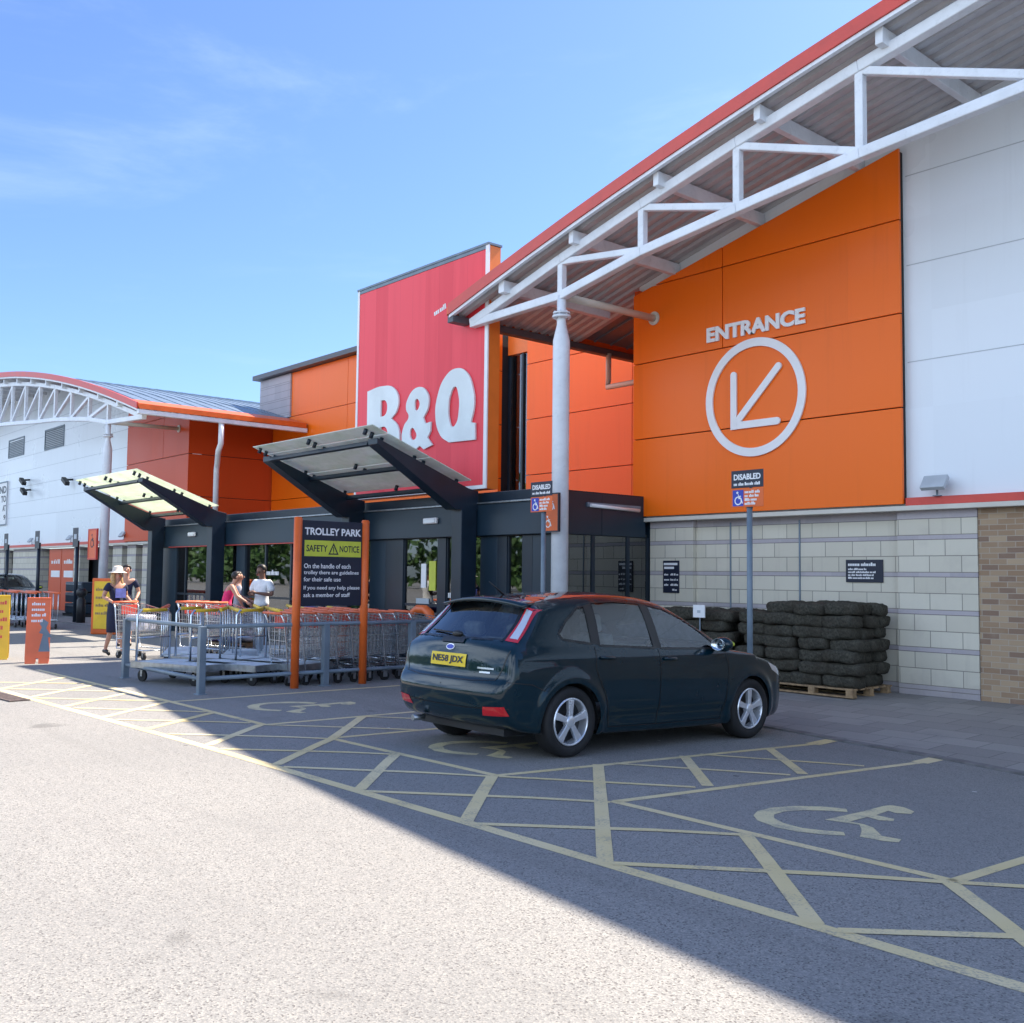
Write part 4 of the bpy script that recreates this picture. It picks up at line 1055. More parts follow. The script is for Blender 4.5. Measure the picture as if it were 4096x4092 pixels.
# ------------------------------------------------------------------ roll cage stack, bollard
t = thing('roll_cage', 'stack of dark plastic crates in front of the far dark recess', 'crate stack', (-37.5, 12.6, 0))
for k in range(3):
    b = MB(); z = .12 + k * .38; b.box(-.85, .85, -.35, .35, z, z + .34); c = b.build('crate', M['navy_panel'], t, .03)
    b = MB(); b.box(-.8, .8, -.365, -.351, z + .24, z + .29); b.build('crate_rim', M['steel'], c)
b = MB(); b.box(-.9, .9, -.4, .4, .0, .11); b.build('base', M['black_plastic'], t)
t = thing('bollard', 'short black bollard standing on the far pavement', 'bollard', (-32.6, 10.9, 0))
b = MB(); b.lathe([(.0, 0), (.13, 0), (.13, .72), (.09, .75), (.09, .82), (.15, .86), (.15, 1.0), (.10, 1.06), (0, 1.07)], 16); b.build('bollard_body', M['black_plastic'], t)
# ------------------------------------------------------------------ goods under the far canopy
def bagpile(x, y, n, wx, wy, z0, mats, lab, grp, seed):
    r = random.Random(seed)
    for k in range(n):
        t_ = r.uniform(-1, 1); zz = z0 + (k // 4) * .14
        b = MB(); Mx = Matrix.Rotation(r.uniform(-.4, .4), 4, 'Z')
        b.ell((0, 0, .08), (.32, .22, .09), 14, 8, 0, Mx)
        v = [(p[0] * (1 + .06 * math.sin(p[1] * 30)), p[1], max(0, p[2] + .012 * math.sin(p[0] * 22 + k))) for p in b.v]; b.v = v
        o = b.build('compost_bag', M[mats[k % len(mats)]]); o.location = (x + (k % 2 - .5) * wx + r.uniform(-.05, .05), y + (k // 2 % 2 - .5) * wy, zz); tag(o, lab, 'bag', grp)
bagpile(-20.9, 10.2, 20, .62, .46, .1, ('bag_purple', 'cloth_blue', 'bag_purple', 'bag_white'), 'shiny dark plastic compost bag in the pile left of the shoppers', 'compost bags piled left of the shoppers', 4)
bagpile(-17.0, 10.3, 22, .66, .46, .1, ('bag_purple', 'bag_white', 'cloth_blue', 'bag_purple'), 'shiny purple or pale compost bag in the pile right of the shoppers', 'compost bags piled right of the shoppers', 5)
for x, y, l in ((-20.9, 10.2, 'low timber pallet under the left compost bags'), (-17., 10.3, 'low timber pallet under the right compost bags')):
    t = thing('pallet', l, 'pallet', (x, y, 0))
    b = MB()
    for k in range(5): b.box(-.62, .62, -.48 + k * .2, -.34 + k * .2, .075, .10)
    b.build('deck_boards', M['wood'], t)
    for xx in (-.56, 0, .56): b = MB(); b.box(xx - .05, xx + .05, -.5, .5, 0, .074); b.build('bearer', M['wood'], t)
# little plants and ornaments by the doors
def bush(x, y, z0, h, w, lab, grp, n=70, seed=1):
    r = random.Random(seed); t = thing('potted_plant', lab, 'plant', (x, y, z0), 0, grp)
    b = MB(); b.lathe([(0, 0), (.10, 0), (.13, .22), (.12, .22), (0, .2)], 14); b.build('pot', M['teal'], t)
    b = MB()
    for k in range(n):
        c = Vector((r.gauss(0, w * .35), r.gauss(0, w * .35), .25 + r.random() * h)); d = Vector((r.uniform(-1, 1), r.uniform(-1, 1), r.uniform(-.2, 1))).normalized(); s_ = r.uniform(.05, .10)
        q = d.orthogonal().normalized() * s_ * .4
        b.add([c - d * s_, c + q, c + d * s_, c - q], [(0, 1, 2, 3)])
    b.build('foliage', M['leaf'], t)
bush(-16.75, 10.75, 0, .8, .4, 'potted green plant just right of the trolley sign post', 'potted plants by the doors', 90, 3)
for k, (x, z, l) in enumerate(((-14.1, .0, 'brown clay pot on the ground by the right door'), (-13.75, .0, 'smaller brown clay pot beside the right door'))):
    b = MB(); b.lathe([(0, 0), (.14, 0), (.22, .35), (.24, .62), (.2, .8), (.16, .8), (.12, .7), (0, .68)], 20); o = b.build('clay_pot', M['brown_clay']); o.location = (x, 11.0, z); o.scale = (1 - .2 * k,) * 3; tag(o, l, 'pot', 'clay pots by the right door')
# ------------------------------------------------------------------ turf on pallets
def rollmesh(seed):
    r = random.Random(seed); b = MB(); n, m = 18, 12; v = []; f = []
    L_, W_, H_ = .23, .155, .085
    for i in range(m + 1):
        u = i / m * 2 - 1
        k = (1 - abs(u) ** 10) ** (1 / 4.) if abs(u) < 1 else .0
        k = max(k, .80 if i in (0, m) else 0)
        for j in range(n):
            a = 2 * PI * j / n; c, s_ = math.cos(a), math.sin(a)
            rr = (abs(c) ** 5 + abs(s_) ** 5) ** (-1 / 5) * k * (1 + r.uniform(-.07, .07))
            v.append((u * L_ * (1 + r.uniform(-.04, .04)), rr * c * W_ * (1 + .06 * math.sin(u * 5 + seed)), rr * s_ * H_ + .006 * math.sin(u * 4 + seed * 2)))
    for i in range(m):
        for j in range(n): f.append((i * n + j, i * n + (j + 1) % n, (i + 1) * n + (j + 1) % n, (i + 1) * n + j))
    f += [tuple(range(n)), tuple(reversed(range(m * n, m * n + n)))]
    b.add(v, f, 0, True); return b.mesh('turf_roll', M['turf'])
RM = [rollmesh(s_) for s_ in range(4)]
def turfstack(x0, y0, nx, layers, lab, grp, stag, plab):
    t = thing('pallet', plab, 'pallet', (x0 + nx * .235, y0 + .47, G(x0 + nx * .235, y0 + .47) + .014))
    w = nx * .235 + .02
    b = MB()
    for k in range(6): b.box(-w, w, -.5 + k * .18, -.38 + k * .18, .10, .122)
    b.build('deck_boards', M['wood'], t)
    for xx in (-w + .06, -w / 3, w / 3, w - .06):
        for yy in (-.45, 0, .45):
            b = MB(); b.box(xx - .05, xx + .05, yy - .05, yy + .05, .022, .099); b.build('block', M['wood'], t)
    for yy in (-.45, 0, .45):
        b = MB(); b.box(-w, w, yy - .05, yy + .05, 0, .021); b.build('bearer', M['wood'], t)
    zb = t.location.z + .122
    for L_ in range(layers):
        cols = nx - (stag if L_ == layers - 1 else 0)
        for i in range(cols):
            i2 = i + (nx - cols)
            for j in range(3):
                if 0 < j < 2 and L_ < layers - 1 and 0 < i2 < nx - 1: continue
                o = bpy.data.objects.new('turf_roll', RM[random.randrange(4)]); COL.objects.link(o)
                o.location = (x0 + .235 + i2 * .47 + random.uniform(-.06, .06) + (L_ % 2) * .05, y0 + .155 + j * .315 + random.uniform(-.05, .05), zb + .082 + L_ * .163 + random.uniform(-.014, .014))
                o.rotation_euler = (random.uniform(-.06, .06), random.uniform(-.04, .04), random.uniform(-.08, .08))
                o.scale = (random.uniform(.98, 1.16), random.uniform(.95, 1.1), random.uniform(1.0, 1.06))
                tag(o, lab, 'turf', grp)
turfstack(-9.33, 12.6, 4, 7, 'dark turf roll in the taller stack nearest the right stone pilaster', 'turf rolls in the taller stack', 1, 'worn timber pallet under the taller turf stack')
turfstack(-11.0, 12.6, 3, 6, 'dark turf roll in the lower stack half hidden behind the car bonnet', 'turf rolls in the lower stack', 0, 'timber pallet under the lower turf stack')
# ------------------------------------------------------------------ car body: one dense shell from three silhouettes
SIDE = [(-2.15, .50), (-2.165, .58), (-2.13, .66), (-2.085, .72), (-2.07, .86), (-2.035, .985), (-1.95, 1.07), (-1.82, 1.20), (-1.69, 1.345), (-1.655, 1.395), (-1.60, 1.415), (-1.3, 1.452), (-.9, 1.482), (-.5, 1.497), (-.15, 1.487), (.1, 1.45), (.3, 1.375), (.55, 1.24), (.8, 1.085), (.98, .99), (1.2, .955), (1.5, .905), (1.78, .83), (1.95, .755), (2.06, .66), (2.13, .55), (2.155, .44), (2.13, .33), (2.05, .24), (1.85, .20), (1.2, .175), (0, .17), (-1.2, .185), (-1.75, .22), (-1.98, .27), (-2.09, .36)]
PLAN = [(-2.2, .50), (-2.16, .62), (-2.10, .735), (-2.0, .81), (-1.85, .855), (-1.6, .893), (-1.3, .912), (-.6, .918), (.4, .918), (1., .915), (1.4, .905), (1.7, .875), (1.9, .825), (2.03, .745), (2.11, .63), (2.16, .45), (2.2, .3)]
SECT = [(.0, .82), (.17, .855), (.26, .885), (.36, .905), (.5, .917), (.62, .92), (.74, .917), (.84, .905), (.90, .892), (.94, .878), (.985, .852), (1.05, .822), (1.15, .772), (1.25, .718), (1.33, .668), (1.40, .615), (1.46, .56), (1.55, .46)]
def smooth_poly(P_, n):
    """closed Catmull-Rom"""
    P_ = np.array(P_, float); m = len(P_); out = []
    for i in range(m):
        a, b_, c, d = P_[i - 1], P_[i], P_[(i + 1) % m], P_[(i + 2) % m]
        for t in np.linspace(0, 1, n, endpoint=False):
            out.append(.5 * ((2 * b_) + (c - a) * t + (2 * a - 5 * b_ + 4 * c - d) * t * t + (3 * b_ - a - 3 * c + d) * t ** 3))
    return np.array(out)
SP = smooth_poly(SIDE, 4)
def interp(tab, x):
    t = np.array(tab, float); n = len(t)
    m = np.gradient(t[:, 1], t[:, 0])
    i = np.clip(np.searchsorted(t[:, 0], x) - 1, 0, n - 2)
    h = t[i + 1, 0] - t[i, 0]; u = np.clip((x - t[i, 0]) / h, 0, 1)
    return (2 * u ** 3 - 3 * u ** 2 + 1) * t[i, 1] + (u ** 3 - 2 * u ** 2 + u) * h * m[i] + (-2 * u ** 3 + 3 * u ** 2) * t[i + 1, 1] + (u ** 3 - u ** 2) * h * m[i + 1]
def sdpoly(px, pz, P_):
    d = np.full(px.shape, 1e9); ins = np.zeros(px.shape, bool)
    Q = np.roll(P_, -1, 0)
    for (ax, az), (bx, bz) in zip(P_, Q):
        ex, ez = bx - ax, bz - az; wx, wz = px - ax, pz - az
        t = np.clip((wx * ex + wz * ez) / (ex * ex + ez * ez + 1e-12), 0, 1)
        d = np.minimum(d, (wx - ex * t) ** 2 + (wz - ez * t) ** 2)
        c = ((az <= pz) & (bz > pz)) | ((bz <= pz) & (az > pz))
        with np.errstate(divide='ignore', invalid='ignore'): xi = ax + (pz - az) / (bz - az + 1e-15) * ex
        ins ^= c & (px < xi)
    return np.where(ins, -1, 1) * np.sqrt(d)
AX = [(-1.338, .318), (1.302, .318)]; AR = .348
def carF(p):
    x, y, z = p[:, 0], p[:, 1], p[:, 2]; ay = np.abs(y)
    crown = np.where(z > .6, .055, .02) * (ay / .62) ** 2
    tail = .075 * (ay / .8) ** 2.5 * (x < -1.4) - .10 * (ay / .8) ** 2.2 * (x > 1.4)
    zz = z + crown * np.clip((z - .75) * 2.2, 0, 1)
    d1 = sdpoly(x - tail, zz, SP)
    w = interp(PLAN, x) * interp(SECT, z) / .92
    for ax, az in AX:
        rr = np.hypot(x - ax, z - az); w = w + .022 * np.exp(-((rr - .385) / .05) ** 2) * (z < .8)
    w = w - .014 * np.exp(-((z - .33) / .06) ** 2) * (np.abs(x) < .95) + .007 * np.exp(-((z - .895) / .018) ** 2) * (np.abs(x) < 1.9)
    d2 = ay - w
    r = .035 + .05 * np.clip((z - 1.2) * 4, 0, 1)
    h = np.maximum(r - np.abs(d1 - d2), 0) / r
    return np.maximum(d1, d2) + h * h * r * .25
def car_shell():
    na = 200; xs = np.linspace(-1.45, 1.55, 190); dirs = []; org = []
    zc = .62; rows_ = []
    for e, n_ in ((-1, 70), (0, 0), (1, 64)):
        if e == 0:
            for x in xs: rows_.append((x, 0.))
        else:
            th = (np.arange(1, n_ + 1) / n_) * (PI / 2 * .995)
            rr = [(xs[0] if e < 0 else xs[-1], e * t) for t in th]
            if e < 0: rr = rr[::-1]
            rows_ += rr
    for x, t in rows_:
        for k in range(na):
            a = 2 * PI * k / na - PI / 2
            dirs.append((math.sin(t), math.cos(t) * math.cos(a), math.cos(t) * math.sin(a))); org.append((x, 0, zc))
    O = np.array(org); D = np.array(dirs); D /= np.linalg.norm(D, axis=1)[:, None]
    lo = np.zeros(len(O)); hi = np.full(len(O), 1.6)
    for _ in range(17):
        mid = (lo + hi) / 2; s = carF(O + D * mid[:, None]) < 0
        lo = np.where(s, mid, lo); hi = np.where(s, hi, mid)
    V = O + D * ((lo + hi) / 2)[:, None]
    nr = len(rows_); f = []
    for i in range(nr - 1):
        for k in range(na):
            f.append((i * na + k, i * na + (k + 1) % na, (i + 1) * na + (k + 1) % na, (i + 1) * na + k))
    return V, f, nr, na
GLS = {'front': [(.80, .955), (.58, 1.12), (.34, 1.26), (.12, 1.345), (-.10, 1.385), (-.12, .965)],
       'rear': [(-.21, .968), (-.19, 1.395), (-.55, 1.405), (-.88, 1.388), (-.96, .995)],
       'quarter': [(-1.05, 1.01), (-.99, 1.355), (-1.10, 1.335), (-1.30, 1.21), (-1.43, 1.10), (-1.40, 1.05)]}
REARG = [(-.60, 1.035), (.60, 1.035), (.57, 1.19), (.515, 1.36), (.3, 1.375), (-.3, 1.375), (-.515, 1.36), (-.57, 1.19)]
WIND = [(-.70, 1.01), (.70, 1.01), (.60, 1.27), (.545, 1.405), (.3, 1.418), (-.3, 1.418), (-.545, 1.405), (-.60, 1.27)]
LAMP = [(.615, 1.03), (.755, 1.015), (.735, 1.10), (.665, 1.31), (.565, 1.335), (.595, 1.19)]
def snap(V, ok, P_, iu, iv, tol):
    """pull vertices lying close to the outline exactly onto it"""
    P_ = np.array(P_, float); Q = np.roll(P_, -1, 0)
    u, v = V[:, iu], V[:, iv]; bd = np.full(len(V), 1e9); bx = u.copy(); bz = v.copy()
    for (ax, az), (cx, cz) in zip(P_, Q):
        ex, ez = cx - ax, cz - az; t = np.clip(((u - ax) * ex + (v - az) * ez) / (ex * ex + ez * ez), 0, 1)
        qx, qz = ax + ex * t, az + ez * t; d = np.hypot(u - qx, v - qz); m = d < bd
        bd = np.where(m, d, bd); bx = np.where(m, qx, bx); bz = np.where(m, qz, bz)
    m = ok & (bd < tol); V[m, iu] = bx[m]; V[m, iv] = bz[m]
def make_car():
    V, f, nr, na = car_shell(); f = np.array(f)
    side = np.abs(V[:, 1]) > .5
    V0 = V.copy()
    for g in GLS.values(): snap(V, side & (V[:, 2] > .9), g, 0, 2, .009)
    snap(V, (V[:, 0] < -1.55) & (np.abs(V[:, 1]) < .63), REARG, 1, 2, .008)
    snap(V, (V[:, 0] > .05) & (V[:, 2] > .98), WIND, 1, 2, .008)
    # wheel arch outlines
    for ax, az in AX:
        dx, dz = V[:, 0] - ax, V[:, 2] - az; r = np.hypot(dx, dz); m = (np.abs(V[:, 1]) > .6) & (np.abs(r - AR) < .0185)
        V[m, 0] = ax + dx[m] / r[m] * AR; V[m, 2] = az + dz[m] / r[m] * AR
    C = V[f].mean(1); nrm = np.cross(V[f[:, 2]] - V[f[:, 0]], V[f[:, 3]] - V[f[:, 1]]); nrm /= np.linalg.norm(nrm, axis=1)[:, None] + 1e-9
    lab = np.zeros(len(f), int)                                    # 0 body, 1.. parts, -1 removed
    ins = lambda u, v, P_: sdpoly(u, v, np.array(P_, float)) < 0
    names = ['body', 'windscreen', 'rear_window', 'front_door_window', 'rear_door_window', 'quarter_window', 'tail_lamp']
    sd = (np.abs(C[:, 1]) > .5) & (C[:, 2] > .9)
    parts = []
    m = (C[:, 0] > .1) & (np.abs(nrm[:, 1]) < .75) & ins(C[:, 1], C[:, 2], WIND); lab[m] = 1; parts.append((1, 'windscreen'))
    m = (C[:, 0] < -1.6) & ins(C[:, 1], C[:, 2], REARG); lab[m] = 2; parts.append((2, 'rear_window'))
    k = 3
    for nm, g in (('front_door_window', GLS['front']), ('rear_door_window', GLS['rear']), ('quarter_window', GLS['quarter'])):
        for s in (1, -1):
            m = sd & (C[:, 1] * s > 0) & (lab == 0) & ins(C[:, 0], C[:, 2], g); lab[m] = k; parts.append((k, nm)); k += 1
    lamps = []
    for s in (1, -1):
        lamps.append(k); k += 1
    for ax, az in AX:
        m = (np.abs(C[:, 1]) > .6) & (np.hypot(C[:, 0] - ax, C[:, 2] - az) < AR); lab[m] = -1
        m = (C[:, 2] < .23) & (np.abs(C[:, 0] - ax) < AR * .96) & (np.abs(C[:, 1]) > .6); lab[m] = -1
    t = thing('parked_car', 'dark teal hatchback parked nose in on the bay, silver five spoke wheels', 'car')
    def extract(kk, name, mat, par, off=0.):
        q = f[lab == kk]; u, inv = np.unique(q, return_inverse=True); inv = inv.reshape(q.shape)
        vv = V[u].copy()
        me = bpy.data.meshes.new(name); me.from_pydata(vv.tolist(), [], inv.tolist()); me.materials.append(mat)
        me.polygons.foreach_set('use_smooth', [True] * len(q)); me.update()
        bm = bmesh.new(); bm.from_mesh(me); bmesh.ops.remove_doubles(bm, verts=bm.verts, dist=1e-5); bmesh.ops.recalc_face_normals(bm, faces=bm.faces)
        bm.normal_update()
        cen = Vector((0, 0, .7)); flip = sum(1 if (fa.calc_center_median() - cen).dot(fa.normal) < 0 else -1 for fa in bm.faces)
        if flip > 0: bmesh.ops.reverse_faces(bm, faces=bm.faces)
        if off:
            for v_ in bm.verts: v_.co += v_.normal * off
        bm.to_mesh(me); bm.free()
        o = bpy.data.objects.new(name, me); COL.objects.link(o); o.parent = par; return o
    body = extract(0, 'body', M['car'], t)
    for kk, nm in parts: extract(kk, nm, M['glass_car'], t, -.004)
    tree = BVHTree.FromPolygons([tuple(v_) for v_ in V], f.tolist())
    def hit(o_, d_):
        h = tree.ray_cast(Vector(o_), Vector(d_)); return (h[0], h[1]) if h[0] else (None, None)
    def ribbon(b, pts, w, axis, s=1, off=.0025, n=10):
        """thin strip laid on the shell along pts given in the side (x,z) or rear (y,z) view"""
        dense = []
        for p, q in zip(pts, pts[1:]):
            m_ = max(2, int(math.hypot(q[0] - p[0], q[1] - p[1]) / .03))
            dense += [(p[0] + (q[0] - p[0]) * i / m_, p[1] + (q[1] - p[1]) * i / m_) for i in range(m_)]
        dense.append(pts[-1]); P3 = []
        for u, v_ in dense:
            if axis == 'side': h, nn = hit((u, s * 2, v_), (0, -s, 0))
            elif axis == 'rear': h, nn = hit((-4, u, v_), (1, 0, 0))
            else: h, nn = hit((u, v_, 3), (0, 0, -1))
            if h is None: continue
            if axis == 'side' and nn.y * s < 0: nn = -nn
            if axis == 'rear' and nn.x > 0: nn = -nn
            if axis == 'top' and nn.z < 0: nn = -nn
            P3.append((h + nn * off, nn))
        v3 = []
        for i, (p, nn) in enumerate(P3):
            d = (P3[min(i + 1, len(P3) - 1)][0] - P3[max(i - 1, 0)][0]).normalized(); c = d.cross(nn).normalized() * w / 2
            v3 += [p - c, p + c]
        b.add(v3, [(2 * i, 2 * i + 1, 2 * i + 3, 2 * i + 2) for i in range(len(P3) - 1)], 0, True)
    def patch(b, poly, axis, off=.003, s=1, mat=0, n=10):
        """area laid on the shell, cut to a polygon in the rear or side view"""
        v_, f_ = curve_mesh([poly]); bm = bmesh.new()
        vs = [bm.verts.new((p[0], p[1], 0)) for p in v_]; [bm.faces.new([vs[i] for i in q]) for q in f_]
        for ax in (0, 1):
            lo_ = min(p[ax] for p in poly); hi_ = max(p[ax] for p in poly); t_ = lo_ + .02
            while t_ < hi_:
                bmesh.ops.bisect_plane(bm, geom=bm.verts[:] + bm.edges[:] + bm.faces[:], plane_co=(t_, t_, 0), plane_no=((1, 0, 0), (0, 1, 0))[ax]); t_ += .025
        out = []; bm.verts.index_update()
        for q in bm.verts:
            if axis == 'side': h, nn = hit((q.co.x, s * 2, q.co.y), (0, -s, 0))
            else: h, nn = hit((-4, q.co.x, q.co.y), (1, 0, 0))
            if h is None: h = Vector((0, 0, 0)); nn = Vector((0, 0, 1))
            if (axis == 'side' and nn.y * s < 0) or (axis == 'rear' and nn.x > 0): nn = -nn
            out.append(h + nn * off)
        b.add(out, [tuple(q.index for q in fa.verts) for fa in bm.faces], mat, True); bm.free()
    # shut lines
    b = MB()
    for s in (1, -1):
        ribbon(b, [(.86, .955), (.90, .75), (.86, .45), (.80, .24)], .010, 'side', s)
        ribbon(b, [(-.165, .96), (-.17, .7), (-.19, .24)], .010, 'side', s)
        ribbon(b, [(-1.03, .99), (-1.06, .80), (-1.02, .70)], .010, 'side', s)
        ribbon(b, [(.80, .24), (-.19, .24), (-.85, .245)], .010, 'side', s)
        ribbon(b, [(-1.02, .70), (-.93, .55), (-.88, .38), (-.85, .245)], .010, 'side', s)
        ribbon(b, [(.92, .97), (1.2, .93), (1.6, .86), (1.85, .77)], .009, 'side', s)
        ribbon(b, [(-1.66, .60), (-1.80, .66), (-2.03, .68)], .009, 'side', s)
    ribbon(b, [(-.755, .95), (-.72, .80), (-.66, .69), (-.4, .672), (.4, .672), (.66, .69), (.72, .80), (.755, .95)], .012, 'rear')
    ribbon(b, [(-.80, .45), (-.3, .43), (.3, .43), (.80, .45)], .010, 'rear')
    b.build('shut_lines', M['car_black'], body)
    b = MB()
    for s in (1, -1):
        for g in GLS.values(): ribbon(b, g + [g[0]], .024, 'side', s, .002)
        patch(b, [(-.115, .965), (-.09, 1.385), (-.19, 1.395), (-.215, .968)], 'side', .001, s); patch(b, [(-.96, 1.0), (-.885, 1.385), (-.985, 1.36), (-1.05, 1.01)], 'side', .001, s)
    ribbon(b, REARG + [REARG[0]], .03, 'rear', 1, .0015)
    b.build('window_seals', M['car_black'], body)
    # door handles, mirrors
    for s in (1, -1):
        for x, z in ((-.02, .865), (-.90, .885)):
            h, nn = hit((x, s * 2, z), (0, -s, 0)); b = MB()
            b.tube([h + Vector((-.10, 0, .004)), h + Vector((-.08, s * .028, .004)), h + Vector((.06, s * .028, .0)), h + Vector((.09, 0, 0))], [.010, .015, .015, .010], 8); b.build('door_handle', M['car'], t)
        b = MB(); b.ell((.70, s * .985, 1.005), (.075, .115, .075), 16, 10); b.tube([(.72, s * .84, .965), (.71, s * .93, .985)], .03, 8); mr = b.build('wing_mirror', M['car'], t)
        b = MB(); Mx = Matrix.Translation((.628, s * .985, 1.005)) @ Matrix.Rotation(PI / 2, 4, 'Y'); b.lathe([(0, 0), (.058, 0), (.062, -.012)], 16, 0, Mx @ Matrix.Diagonal((1, 1.45, 1, 1))); b.build('mirror_glass', M['mirror'], mr)
        b = MB(); b.ell((.77, s * 1.02, 1.01), (.02, .06, .03), 10, 6); b.build('indicator', M['lime'], mr)
    # tail lamps: red surround, clear strip
    for kk, s in zip(lamps, (1, -1)):
        b = MB(); patch(b, [(s * a, b_) for a, b_ in LAMP][::s], 'rear', .004); lp = b.build('tail_lamp', M['car_red'], t)
        b = MB(); patch(b, [(s * a, b_) for a, b_ in ((.645, 1.05), (.732, 1.042), (.71, 1.11), (.65, 1.29), (.588, 1.312), (.615, 1.19))][::s], 'rear', .0075); b.build('clear_strip', M['lamp_clear'], lp)
        b = MB(); patch(b, [(s * a, b_) for a, b_ in ((.53, .375), (.80, .39), (.78, .47), (.56, .455))][::s], 'rear', .004); b.build('bumper_reflector', M['car_red'], t)
    # rear details
    b = MB(); patch(b, [(-.262, .775), (.262, .775), (.262, .89), (-.262, .89)], 'rear', .009); pl = b.build('number_plate', M['plate_yellow'], t)
    hp, hn = hit((-4, 0, .832), (1, 0, 0)); xm = min(hit((-4, yy, .80), (1, 0, 0))[0].x for yy in (-.2, 0, .2)) - .012
    v_, f_ = fit_text('NE58 JDX', .46, .078, .002, .03); b = MB(); tilt = (hit((-4, 0, .89), (1, 0, 0))[0].x - hit((-4, 0, .775), (1, 0, 0))[0].x) / .115
    MMp = frame((xm - .002, .23, .792), (0, -1, 0), (tilt, 0, 1)); b.add(v_, f_, 0, False, MMp); b.build('plate_lettering', M['sign_navy'], pl)
    b = MB(); patch(b, [(.062 * math.cos(a), .945 + .027 * math.sin(a)) for a in [2 * PI * k / 24 for k in range(24)]], 'rear', .006); em = b.build('tail_badge', M['lamp_clear'], t)
    b = MB(); patch(b, [(.052 * math.cos(a), .945 + .020 * math.sin(a)) for a in [2 * PI * k / 24 for k in range(24)]], 'rear', .0085); b.build('badge_field', M['blue_sign'], em)
    b = MB()
    for y0, y1, z0 in ((-.62, -.42, .775), (-.58, -.45, .74)): patch(b, [(y0, z0), (y1, z0), (y1, z0 + .016), (y0, z0 + .016)], 'rear', .005)
    b.build('chrome_script', M['lamp_clear'], t)
    b = MB(); patch(b, [(-.17, .985), (.17, .985), (.16, 1.03), (-.16, 1.03)], 'rear', .012); b.build('boot_handle', M['car_black'], t)
    h0, n0 = hit((-4, 0, 1.06), (1, 0, 0)); b = MB()
    b.ell((h0.x - .015, 0, 1.065), (.03, .075, .03), 12, 8); b.tube([(h0.x - .03, .0, 1.07), hit((-4, .45, 1.085), (1, 0, 0))[0] + Vector((-.02, 0, 0))], .009, 6); b.build('rear_wiper', M['black_plastic'], t)
    b = MB(); prof = [(-.70, 1.385), (-.5, 1.415), (0, 1.425), (.5, 1.415), (.70, 1.385)]
    v_ = []
    for y, z in [(-.60 + i * .05, 0) for i in range(25)]:
        zz = 1.418 - .055 * (y / .6) ** 2; v_ += [(-1.56, y, zz + .015), (-1.765 + .05 * (y / .6) ** 2, y, zz - .02), (-1.755 + .05 * (y / .6) ** 2, y, zz - .045), (-1.60, y, zz - .03)]
    n = 25; b.add(v_, [(i * 4 + k, i * 4 + (k + 1) % 4, i * 4 + 4 + (k + 1) % 4, i * 4 + 4 + k) for i in range(n - 1) for k in range(4)] + [(0, 1, 2, 3), (n * 4 - 1, n * 4 - 2, n * 4 - 3, n * 4 - 4)], 0, True); b.build('roof_spoiler', M['car'], t)
    b = MB(); b.tube([(-1.42, 0, 1.43), (-1.62, 0, 1.56)], [.012, .004], 8); b.build('aerial', M['black_plastic'], t)
    b = MB(); b.tube([(-2.0, .45, .25), (-2.13, .45, .25)], .028, 12); b.build('exhaust', M['steel'], t)
    b = MB(); b.box(-1.9, 1.95, -.62, .62, .19, .25); b.build('underbody', M['black_plastic'], t)
    # head lamps
    for s in (1, -1):
        b = MB(); patch(b, [(1.62, .80), (1.98, .70), (2.02, .63), (1.90, .64), (1.70, .72)], 'side', .003, s); b.build('headlamp', M['lamp_clear'], t)
    # inside
    b = MB(); b.box(-1.6, .9, -.70, .70, .25, .30); b.box(.75, .95, -.68, .68, .30, .93); b.box(-1.75, -1.5, -.60, .60, .28, .95); b.build('cabin_tub', M['seat'], t)
    for s in (1, -1):
        b = MB(); b.box(-.45, .05, s * .36 - .24, s * .36 + .24, .40, .54); b.add([], []); Mx = Matrix.Translation((-.42, s * .36, .5)) @ Matrix.Rotation(rad(-15), 4, 'Y'); b.box(-.07, .07, -.23, .23, 0, .60, 0, Mx); b.box(-.05, .05, -.12, .12, .62, .80, 0, Mx); b.build('front_seat', M['seat'], t, .03)
    b = MB(); b.box(-1.35, -.85, -.6, .6, .42, .54); Mx = Matrix.Translation((-1.32, 0, .5)) @ Matrix.Rotation(rad(-18), 4, 'Y'); b.box(-.06, .06, -.6, .6, 0, .55, 0, Mx); b.box(-.05, .05, .2, .45, .57, .70, 0, Mx); b.box(-.05, .05, -.45, -.2, .57, .70, 0, Mx); b.build('rear_seat', M['seat'], t, .03)
    b = MB(); Mx = Matrix.Translation((.45, -.36, .86)) @ Matrix.Rotation(rad(65), 4, 'Y'); b.tube([Mx @ Vector((.18 * math.cos(a), .18 * math.sin(a), 0)) for a in [2 * PI * k / 20 for k in range(20)]], .015, 6, closed=True); b.build('steering_wheel', M['black_plastic'], t)
